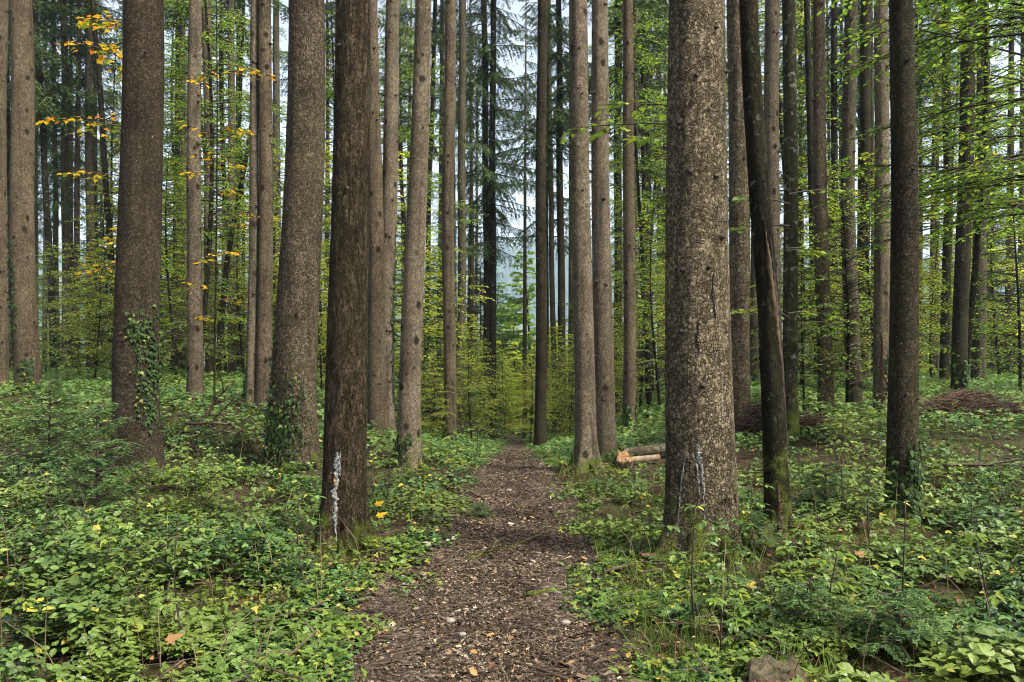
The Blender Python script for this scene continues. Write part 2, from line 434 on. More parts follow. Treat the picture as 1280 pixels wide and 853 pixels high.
M['chips'] = leafmat('path_chip', [(0, (0.010, 0.008, 0.005)), (0.35, (0.036, 0.027, 0.017)), (0.62, (0.105, 0.07, 0.043)), (0.82, (0.19, 0.13, 0.08)), (0.95, (0.27, 0.21, 0.14)), (1, (0.42, 0.35, 0.25))], 0.0, 0.8, 0.15, 0.75, 2.1, (0.022, 0.015, 0.010))
M['stone'] = plain('grey_stone', (0.07, 0.06, 0.047), (0.18, 0.158, 0.125), 14, island=True)
M['moss'] = leafmat('moss_tuft', [(0, (0.026, 0.045, 0.008)), (0.6, (0.055, 0.085, 0.014)), (1, (0.12, 0.15, 0.025))], 0.25, 0.8, 0.1, 0.4)
M['grass'] = leafmat('grass_blade', [(0, (0.05, 0.095, 0.02)), (0.6, (0.10, 0.165, 0.03)), (0.95, (0.18, 0.22, 0.05)), (1, (0.3, 0.24, 0.1))], 0.35, 0.5, 0.3, 0.0)
M['hillwood'] = leafmat('far_wood_tree', [(0, (0.022, 0.05, 0.028)), (0.7, (0.05, 0.085, 0.03)), (1, (0.14, 0.14, 0.03))], 0.0, 0.8, 0.1, 0.0)

# ------------------------------------------------------------------ leaf templates
def T_leaflet(w=0.30):
    # midrib at 0, edges raised: a folded, drooping leaflet
    V = np.array([[0, 0, 0], [.28, 0, -.01], [.60, 0, -.03], [1, 0, -.12],
                  [.16, w * .62, .03], [.42, w, .05], [.72, w * .72, .01],
                  [.16, -w * .62, .03], [.42, -w, .05], [.72, -w * .72, .01]])
    Q = [[1, 5, 4, 0], [2, 6, 5, 1], [0, 7, 8, 1], [1, 8, 9, 2]]
    T = [[2, 3, 6], [2, 9, 3]]
    return V, Q, T


def merge_t(parts):
    V, Q, T, n = [], [], [], 0
    for v, q, t in parts:
        V.append(v); Q += [[i + n for i in f] for f in q]; T += [[i + n for i in f] for f in t]; n += len(v)
    return np.concatenate(V), Q, T


def rotz(t, a, s=1.0, off=(0, 0, 0)):
    V, Q, T = t
    c, sn = math.cos(a), math.sin(a)
    Rm = np.array([[c, -sn, 0], [sn, c, 0], [0, 0, 1]])
    return (V * s) @ Rm.T + np.array(off), Q, T


def T_trifoliate():
    L = T_leaflet(0.33)
    a = rotz(L, 0, 1.0, (.12, 0, .0)); b = rotz(L, R(78), .82); c = rotz(L, R(-78), .82)
    V, Q, T = merge_t([a, b, c])
    # join the three leaflets at the stalk so that the leaf is one piece
    n = len(L[0])
    T = T + [[0, n, 2 * n]]
    return V, Q, T


def T_diamond(w=0.3):
    V = np.array([[0, 0, 0], [.45, w, .06], [1, 0, -.06], [.45, -w, .06]], float)
    return V, [], [[0, 2, 1], [0, 3, 2]]


def T_tri_simple():
    d = T_diamond(0.36)
    V, Q, T = merge_t([rotz(d, 0), rotz(d, R(80), .85), rotz(d, R(-80), .85)])
    return V, Q, T + [[0, 4, 8]]


def T_lobed():
    # five-lobed maple or ivy outline, fanned from the stalk
    ang = [-150, -118, -95, -70, -48, -25, 0, 25, 48, 70, 95, 118, 150]
    rad = [.22, .42, .30, .70, .42, .62, 1.0, .62, .42, .70, .30, .42, .22]
    V = [[0.12, 0, 0]]
    for a, r in zip(ang, rad):
        V.append([.12 + .72 * r * math.cos(R(a)), .72 * r * math.sin(R(a)), .05 * abs(math.sin(R(a))) - .08 * r * r])
    T = [[0, i, i + 1] for i in range(1, len(ang))]
    return np.array(V), [], T


def T_ivy():
    ang = [-160, -115, -75, -45, 0, 45, 75, 115, 160]
    rad = [.35, .55, .6, .5, 1.0, .5, .6, .55, .35]
    V = [[0, 0, 0.03]]
    for a, r in zip(ang, rad):
        V.append([.62 * r * math.cos(R(a)), .62 * r * math.sin(R(a)), -.06 * r])
    T = [[0, i, i + 1] for i in range(1, len(ang))]
    return np.array(V), [], T


def T_blade():
    return np.array([[0, .02, 0], [0, -.02, 0], [.5, .022, .03], [.5, -.022, .03], [1, 0, -.12]], float), [[0, 1, 3, 2]], [[2, 3, 4]]


TRI, TRIS, DIA, LEAF, LOB, IVY, BLADE = T_trifoliate(), T_tri_simple(), T_diamond(), T_leaflet(0.28), T_lobed(), T_ivy(), T_blade()
NEED = (np.array([[0, .06, 0], [0, -.06, 0], [1, 0, 0]], float), [], [[0, 1, 2]])
CHIP = (np.array([[-.5, -.3, 0], [.45, -.35, .03], [.5, .25, .0], [-.4, .32, .05]], float), [[0, 1, 2, 3]], [])


def T_pebble():
    import bmesh
    bm = bmesh.new(); bmesh.ops.create_icosphere(bm, subdivisions=2, radius=0.5)
    V = np.array([v.co[:] for v in bm.verts]); T = [[v.index for v in f.verts] for f in bm.faces]
    bm.free()
    V = V * (1 + 0.18 * (vnoise(V[:, 0] * 3 + 9, V[:, 1] * 3 + V[:, 2] * 2.3 + 5, 4)[:, None] - .5))
    V[:, 2] *= 0.62
    return V, [], T


PEB = T_pebble()


def up_tilt(n, amt):
    return norm(np.stack([rng.normal(0, amt, n), rng.normal(0, amt, n), np.ones(n)], 1))


def flat_dirs(n, zamt=0.2):
    a = rng.uniform(0, 2 * np.pi, n)
    return norm(np.stack([np.cos(a), np.sin(a), rng.normal(-0.1, zamt, n)], 1))


# ------------------------------------------------------------------ sprays and crowns
def spray(mb, p0, az, L, elev, leaf, tmpl=DIA, step=0.055, twigs=None, rad=0.008, droop=0.25, lm=0, wm=1, tw=True, tilt=0.5, wob=0.25):
    """a flat layered spray: a main shoot, side shoots in its plane, leaves alternating along all of them"""
    p0 = np.asarray(p0, float)
    k = 8
    t = np.linspace(0, 1, k)
    d = np.array([math.cos(az), math.sin(az)])
    nrm = np.array([-d[1], d[0]])
    bend = rng.normal(0, wob) * L * 0.25
    xy = p0[:2] + np.outer(t * L, d) + np.outer(t * t * bend, nrm)
    z = p0[2] + L * (math.tan(elev) * t - droop * t * t)
    main = np.column_stack([xy, z])
    if tw:
        tube(mb, main, np.linspace(rad, rad * 0.25, k), 4, wm, cap=False)
    shoots = [(main[-1] - (main[-1] - main[-2]) * 2, norm(main[-1] - main[-2]), L * 0.25)]
    nt_ = twigs or max(4, int(L / 0.16))
    for i in range(nt_):
        f = 0.18 + 0.8 * (i + rng.random() * 0.6) / nt_
        f = min(f, 0.98)
        q = np.array([np.interp(f, t, main[:, j]) for j in range(3)])
        sgn = 1 if i % 2 else -1
        a = az + sgn * R(rng.uniform(35, 65))
        shoots.append((q, norm(np.array([math.cos(a), math.sin(a), rng.normal(-0.12, 0.12)])), L * rng.uniform(0.22, 0.5) * (1.05 - f * 0.65)))
    Ps, Ds, Us, Ss = [], [], [], []
    for q, sd, sl in shoots:
        m_ = max(3, int(sl / step))
        s = np.linspace(0.12, 1, m_)
        pts = q + np.outer(s * sl, sd); pts[:, 2] -= (s ** 2) * sl * 0.12
        if tw and sl > 0.15:
            tube(mb, pts[[0, m_ // 2, -1]], [rad * .35, rad * .25, rad * .12], 3, wm, cap=False)
        side = np.where(np.arange(m_) % 2 == 0, 1, -1)
        hz = np.arctan2(sd[1], sd[0]) + side * R(48) + rng.normal(0, .3, m_)
        hz[-1] = np.arctan2(sd[1], sd[0])
        D = np.stack([np.cos(hz), np.sin(hz), rng.normal(-0.22, .18, m_)], 1)
        Ps.append(pts); Ds.append(D); Us.append(up_tilt(m_, tilt)); Ss.append(leaf * rng.uniform(.6, 1.15, m_))
    inst(mb, tmpl, np.concatenate(Ps), np.concatenate(Ds), np.concatenate(Us), np.concatenate(Ss), lm)


def stem_curve(H, wob=0.15, k=10, lean=0.0):
    t = np.linspace(0, 1, k)
    ph = rng.uniform(0, 6.28, 2)
    x = wob * (np.sin(t * 4 + ph[0]) - math.sin(ph[0])) + lean * t
    y = wob * (np.sin(t * 3.3 + ph[1]) - math.sin(ph[1]))
    return np.column_stack([x, y, t * H])


def broadleaf(H, r0, nb, Lmax, leaf, lmat, z0=0.15, tmpl=DIA, step=0.06, barkm='dark', tilt=.75):
    """returns (trunk mesh, crown mesh)"""
    c = stem_curve(H, 0.02 * H, 14)
    tb = MB(); tube(tb, c, np.linspace(r0, r0 * .12, 14), 8, 0, jitter=.05)
    cb = MB()
    t = np.linspace(0, 1, 14)
    for i in range(nb):
        f = z0 + (1 - z0) * (i + rng.random()) / nb
        f = min(f, .99)
        q = np.array([np.interp(f, t, c[:, j]) for j in range(3)])
        g = (f - z0) / (1 - z0)
        L = Lmax * (0.35 + 0.9 * math.sin(math.pi * min(1, .18 + g * .85))) * rng.uniform(.55, 1.1) * (1.05 - .55 * g)
        spray(cb, q, rng.uniform(0, 6.283), L, R(rng.uniform(2, 28)), leaf, tmpl, step, rad=.006 + .006 * L, droop=rng.uniform(.12, .4), tilt=tilt)
    return tb.mesh('trunk', [M[barkm]], True), cb.mesh('crown', [M[lmat], M['twig']])


def spruce_branch(mb, p0, az, L, elev, nl=0.05, step=0.11, droop=0.35, hang=0.6, sub=0.035, lm=0, wm=1, nw=1.0):
    p0 = np.asarray(p0, float)
    k = 7; t = np.linspace(0, 1, k)
    d = np.array([math.cos(az), math.sin(az)])
    xy = p0[:2] + np.outer(t * L, d)
    z = p0[2] + L * (math.tan(elev) * t - droop * t ** 1.6 + .18 * t ** 4)
    main = np.column_stack([xy, z])
    tube(mb, main, np.linspace(.012 + .006 * L, .003, k), 4, wm, cap=False)
    nt_ = max(5, int(L / step))
    Ps, Ds, Ss = [], [], []
    for i in range(nt_ + 1):
        f = .12 + .88 * i / nt_
        q = np.array([np.interp(f, t, main[:, j]) for j in range(3)])
        for sgn in (1, -1):
            a = az + sgn * R(rng.uniform(40, 70))
            sl = L * rng.uniform(.16, .34) * (1.1 - .75 * f) + .08
            if i == nt_ and sgn == 1: a = az
            sd = norm(np.array([math.cos(a), math.sin(a), -hang * rng.uniform(.4, 1.4)]))
            m_ = max(3, int(sl / sub))
            s = np.linspace(.05, 1, m_)
            pts = q + np.outer(s * sl, sd); pts[:, 2] -= s * s * sl * .25
            for s2 in (1, -1):
                perp = norm(np.cross(sd, [0, 0, 1.0])) * s2
                D = norm(sd * .75 + perp * .65 + rng.normal(0, .18, (m_, 3)))
                Ps.append(pts); Ds.append(D); Ss.append(nl * rng.uniform(.7, 1.25, m_))
    P = np.concatenate(Ps); D = np.concatenate(Ds); S = np.concatenate(Ss)
    sc = np.stack([S, S * 1.9 * nw, S], 1)
    inst(mb, NEED, P, D, up_tilt(len(P), .8), sc, lm)


def conifer_crown(H, z0, nb, Lmax, nl=.10, step=.14, sub=.042, mat='needle', hang=.7, top=1.0, power=.8, droop=(.3, .55), nw=1.9):
    cb = MB()
    for i in range(nb):
        g = (i + rng.random()) / nb
        z = z0 + (H - z0) * g
        L = Lmax * (1 - g * top) ** power * rng.uniform(.6, 1.1) + .12
        spruce_branch(cb, (0, 0, z), rng.uniform(0, 6.283), L, R(rng.uniform(0, 22)), nl, step, rng.uniform(*droop), hang, sub, nw=nw)
    return cb.mesh('crown', [M[mat], M['twig']])


# ------------------------------------------------------------------ ground, path, hill
def axis_grid(parts):
    out = [np.array([parts[0][0]])]
    for a, b, s in parts:
        k = max(1, int(round((b - a) / s)))
        out.append(np.linspace(a, b, k + 1)[1:])
    return np.concatenate(out)


gx = axis_grid([(-520, -60, 20), (-60, -14, 1.4), (-14, -6, .25), (-6, 6, .08), (6, 14, .25), (14, 60, 1.4), (60, 520, 20)])
gy = axis_grid([(-12, 2.5, .6), (2.5, 12, .08), (12, 32, .22), (32, 100, 1.2), (100, 420, 9)])
GX, GY = np.meshgrid(gx, gy)
GZ = h(GX, GY)
nx, ny = len(gx), len(gy)
i = np.arange(ny - 1)[:, None] * nx; j = np.arange(nx - 1)[None]
Q = np.stack([i + j, i + j + 1, i + nx + j + 1, i + nx + j], -1).reshape(-1, 4)
g = MB().add(np.stack([GX, GY, GZ], -1).reshape(-1, 3), Q).build('ground', M['soil'], None, True)
tag(g, kind='structure')

py_ = np.concatenate([np.arange(1.5, 14, .07), np.arange(14, 62, .35)])
pu = np.linspace(-1, 1, 33)
PU, PY = np.meshgrid(pu, py_)
edge_n = (fbm(PY * 1.7, PY * 0 + 3.3, 21) - .5) * .36 * (PU < 0) + (fbm(PY * 1.7, PY * 0 + 8.3, 22) - .5) * .36 * (PU > 0)
PX = path_x(PY) + PU * (path_hw(PY) * 1.28 + edge_n)
PZ = h(PX, PY) + 0.022 - .06 * smooth(.78, 1.0, np.abs(PU)) + (fbm(PX * 7, PY * 7, 31, 3) - .5) * .03 * (1 - np.abs(PU))
nx, ny = len(pu), len(py_)
i = np.arange(ny - 1)[:, None] * nx; j = np.arange(nx - 1)[None]
Q = np.stack([i + j, i + j + 1, i + nx + j + 1, i + nx + j], -1).reshape(-1, 4)
po = MB().add(np.stack([PX, PY, PZ], -1).reshape(-1, 3), Q).build('path', M['path'], None, True)
tag(po, kind='structure')

HS = 3.2
hx = np.linspace(-560, 560, 140); hy = np.linspace(130, 800, 70)
HX, HY = np.meshgrid(hx, hy)


def hillz(X, Y):
    ridge = 46 + 20 * (fbm(X * .004 + 2, Y * 0 + 1, 41) - .5) * 2 + 12 * (fbm(X * .02, Y * .02, 44) - .5)
    return -30 + (ridge + 30) * smooth(310, 640, Y) - 8 * smooth(660, 800, Y)


HZ = hillz(HX, HY)
nx, ny = len(hx), len(hy)
i = np.arange(ny - 1)[:, None] * nx; j = np.arange(nx - 1)[None]
Q = np.stack([i + j, i + j + 1, i + nx + j + 1, i + nx + j], -1).reshape(-1, 4)
ho = MB().add(np.stack([HX * HS, HY * HS, HZ * HS + 40], -1).reshape(-1, 3), Q).build('hill', M['hillwood'], None, True)
tag(ho, kind='structure')
wx = rng.uniform(-460, 460, 9000); wy = rng.uniform(330, 690, 9000)
wz = hillz(wx, wy)
a = np.linspace(0, 2 * np.pi, 7, endpoint=False)
cone = np.vstack([np.column_stack([.3 * np.cos(a), .3 * np.sin(a), a * 0 + .05]), np.column_stack([.2 * np.cos(a + .4), .2 * np.sin(a + .4), a * 0 + .55]), [[0, 0, 1]]])
ct = []
for k in range(7):
    k2 = (k + 1) % 7
    ct += [[k, k2, 7 + k2], [k, 7 + k2, 7 + k], [7 + k, 7 + k2, 14]]
mb = MB()
inst(mb, (cone, [], ct), np.column_stack([wx * HS, wy * HS, wz * HS + 40]), np.tile([1.0, 0, 0], (9000, 1)), np.tile([0, 0, 1.0], (9000, 1)), rng.uniform(22, 40, 9000))
fw = mb.build('far_wood', M['hillwood'])
tag(fw, 'hazy blue wooded slope far beyond the trunks', 'woodland', kind='stuff')

# ------------------------------------------------------------------ trunks
BASES = []       # (x, y, radius) kept clear of undergrowth


def trunk_geom(pts_px, Y, w_low, w_top, flare, seg, base_z, lobes=None, extra_top=None, rough=.02):
    """local-space trunk around its base; returns mesh builder, centre(z), radius(z)"""
    z_at = lambda py: CAMH - (py - HOR) / FPX * Y
    ctrl = sorted([(z_at(py), (px - CX) / FPX * Y) for px, py in pts_px])
    zs = np.array([c[0] for c in ctrl]); xs = np.array([c[1] for c in ctrl])
    zt = z_at(0)
    Ht = extra_top or (zt + 0.18 * (zt - base_z) + .6)
    r_low = w_low * Y / FPX / 2; r_top = w_top * Y / FPX / 2
    z_low = base_z + .12 * (zt - base_z)
    slope_x = (xs[-1] - xs[0]) / max(zs[-1] - zs[0], .1)
    leany = rng.normal(0, .006); ph0 = rng.uniform(0, 6.28)
    x0 = xs[0]

    def cen(z):
        z = np.asarray(z, float)
        x = np.interp(z, zs, xs)
        x = np.where(z > zs[-1], xs[-1] + slope_x * (z - zs[-1]), x)
        x = np.where(z < zs[0], xs[0] + slope_x * (z - zs[0]), x)
        zz = z - base_z
        wv = r_low * .12 * (np.sin(zz * .9 + ph0) - math.sin(ph0)) * np.clip(zz, 0, 1)
        return x - x0 + wv, leany * zz + wv * .5

    ph = rng.uniform(0, 6.28, 5)
    nl = lobes or rng.integers(4, 7)

    def rad(z, th):
        z = np.asarray(z, float); th = np.asarray(th, float)
        r = np.maximum(r_low + (r_top - r_low) * (z - z_low) / (zt - z_low), r_top * .35)
        zz = np.maximum(z - base_z, -0.3)
        lob = .5 + .5 * np.cos(nl * th + ph[0] + .7 * np.sin(2 * th + ph[1]))
        r = r + r_low * flare * np.exp(-zz / (.62 * (r_low * 2) + .06)) * (.35 + lob ** 1.5)
        n = np.sin(3 * th + ph[2] + z * .9) * .35 + np.sin(5 * th + ph[3] - z * 1.7) * .25 + np.sin(2 * th + ph[4] + z * .4) * .4
        r = r * (1 + rough * n)
        return r

    zr = [base_z - .25]
    fine = .05 if seg >= 40 else .12
    while zr[-1] < Ht:
        zz = zr[-1] - base_z
        zr.append(zr[-1] + (fine if zz < .8 else (fine * 2.2 if seg >= 40 else max(.4, Ht / 40))))
    zr = np.array(zr)
    th = np.linspace(0, 2 * np.pi, seg, endpoint=False)
    ZZ, TH = np.meshgrid(zr, th, indexing='ij')
    RR = rad(ZZ, TH)
    if seg >= 40:   # flaking bark breaks the outline
        RR = RR * (1 + .022 * (fbm(TH * seg / 5.0, ZZ * 16, int(ph[0] * 100), 2) - .5) * 2)
    CXx, CYy = cen(ZZ)
    V = np.stack([CXx + RR * np.sin(TH), CYy - RR * np.cos(TH), ZZ - base_z], -1).reshape(-1, 3)
    n = len(zr)
    i = np.arange(n - 1)[:, None] * seg; j = np.arange(seg)[None]; j2 = (j + 1) % seg
    Q = np.stack([i + j, i + j2, i + seg + j2, i + seg + j], -1).reshape(-1, 4)
    mb = MB(); mb.add(V, Q)
    return mb, cen, rad, zt, Ht


def surf(cen, rad, base_z, z, th, off=0.0):
    cx, cy = cen(z)
    r = rad(z, th) + off
    return np.stack([cx + r * np.sin(th), cy - r * np.cos(th), np.asarray(z) - base_z], -1)


def add_stubs(root, g, spots, L=.03, r=.011):
    mbs, cen, rad, zt, Ht, bz = g
    for z, th in spots:
        p = surf(cen, rad, bz, z, th, -.012)
        d = np.array([math.sin(th), -math.cos(th), rng.uniform(-.35, .1)])
        rr = r * rng.uniform(.7, 1.4); l = L * rng.uniform(.6, 1.7)
        mb = MB()
        tube(mb, [p, p + d * .012, p + d * .02, p + d * (.02 + l)], [rr * 2.3, rr * 1.8, rr, rr * .55], 7, 0, jitter=.15)
        mb.build('branch_stub', M['stub'], root, True)


def add_ivy(root, g, z0, z1, th0, th1, n, leaf=.055, wander=.42, thick=.035):
    mbs, cen, rad, zt, Ht, bz = g
    mb = MB()
    runners = max(3, n // 38)
    for k in range(runners):
        tt = np.linspace(0, 1, 14)
        a = rng.uniform(th0, th1) + np.cumsum(rng.normal(0, wander * .16, 14))
        zz = z0 + (z1 - z0) * tt * rng.uniform(.55, 1)
        tube(mb, surf(cen, rad, bz, zz, a, .006), .004, 4, 1, cap=False)
        m_ = n // runners
        f = rng.random(m_) ** .8
        za = np.interp(f, tt, zz) + rng.normal(0, .05, m_); aa = np.interp(f, tt, a) + rng.normal(0, .16, m_)
        P = surf(cen, rad, bz, za, aa, 0.0)
        out = np.stack([np.sin(aa), -np.cos(aa), aa * 0], -1)
        P = P + out * (rng.random(m_) ** 1.5 * thick + .008)[:, None]
        D = np.stack([rng.normal(0, .5, m_), rng.normal(0, .3, m_), -np.ones(m_)], -1) + out * .35
        U = out + rng.normal(0, .3, (m_, 3)) + np.array([0, 0, .15])
        inst(mb, IVY, P, D, U, leaf * rng.uniform(.6, 1.3, m_), 0)
    mb.build('ivy', [M['ivy'], M['twig']], root)


TREES = {}


def tree(key, name, label, cat, pts, w_low, w_top, barkm, Y=None, flare=.25, seg=16, rough=.02, extra_top=None, group=None, lobes=None):
    bx, by = pts[-1]
    if Y is None:
        X, Y = hit(bx, by)
    else:
        X = (bx - CX) / FPX * Y
    bz = hf(X, Y)
    zb = CAMH - (by - HOR) / FPX * Y
    pts2 = list(pts[:-1]) + [(bx, HOR + (CAMH - bz) / Y * FPX)]
    t = thing(name, label, cat, (X, Y, bz), 0, group)
    mb, cen, rad, zt, Ht = trunk_geom(pts2, Y, w_low, w_top, flare, seg, bz, lobes, extra_top, rough)
    to = mb.build('trunk', M[barkm], t, True)
    rb = w_low * Y / FPX / 2
    BASES.append((X, Y, rb * (1 + flare)))
    TREES[key] = dict(root=t, trunk=to, g=(mb, cen, rad, zt, Ht, bz), Y=Y, X=X, z=lambda py, Y=Y: CAMH - (py - HOR) / FPX * Y, r=rb)
    return t


SP, BE = 'spruce_tree', 'beech_tree'
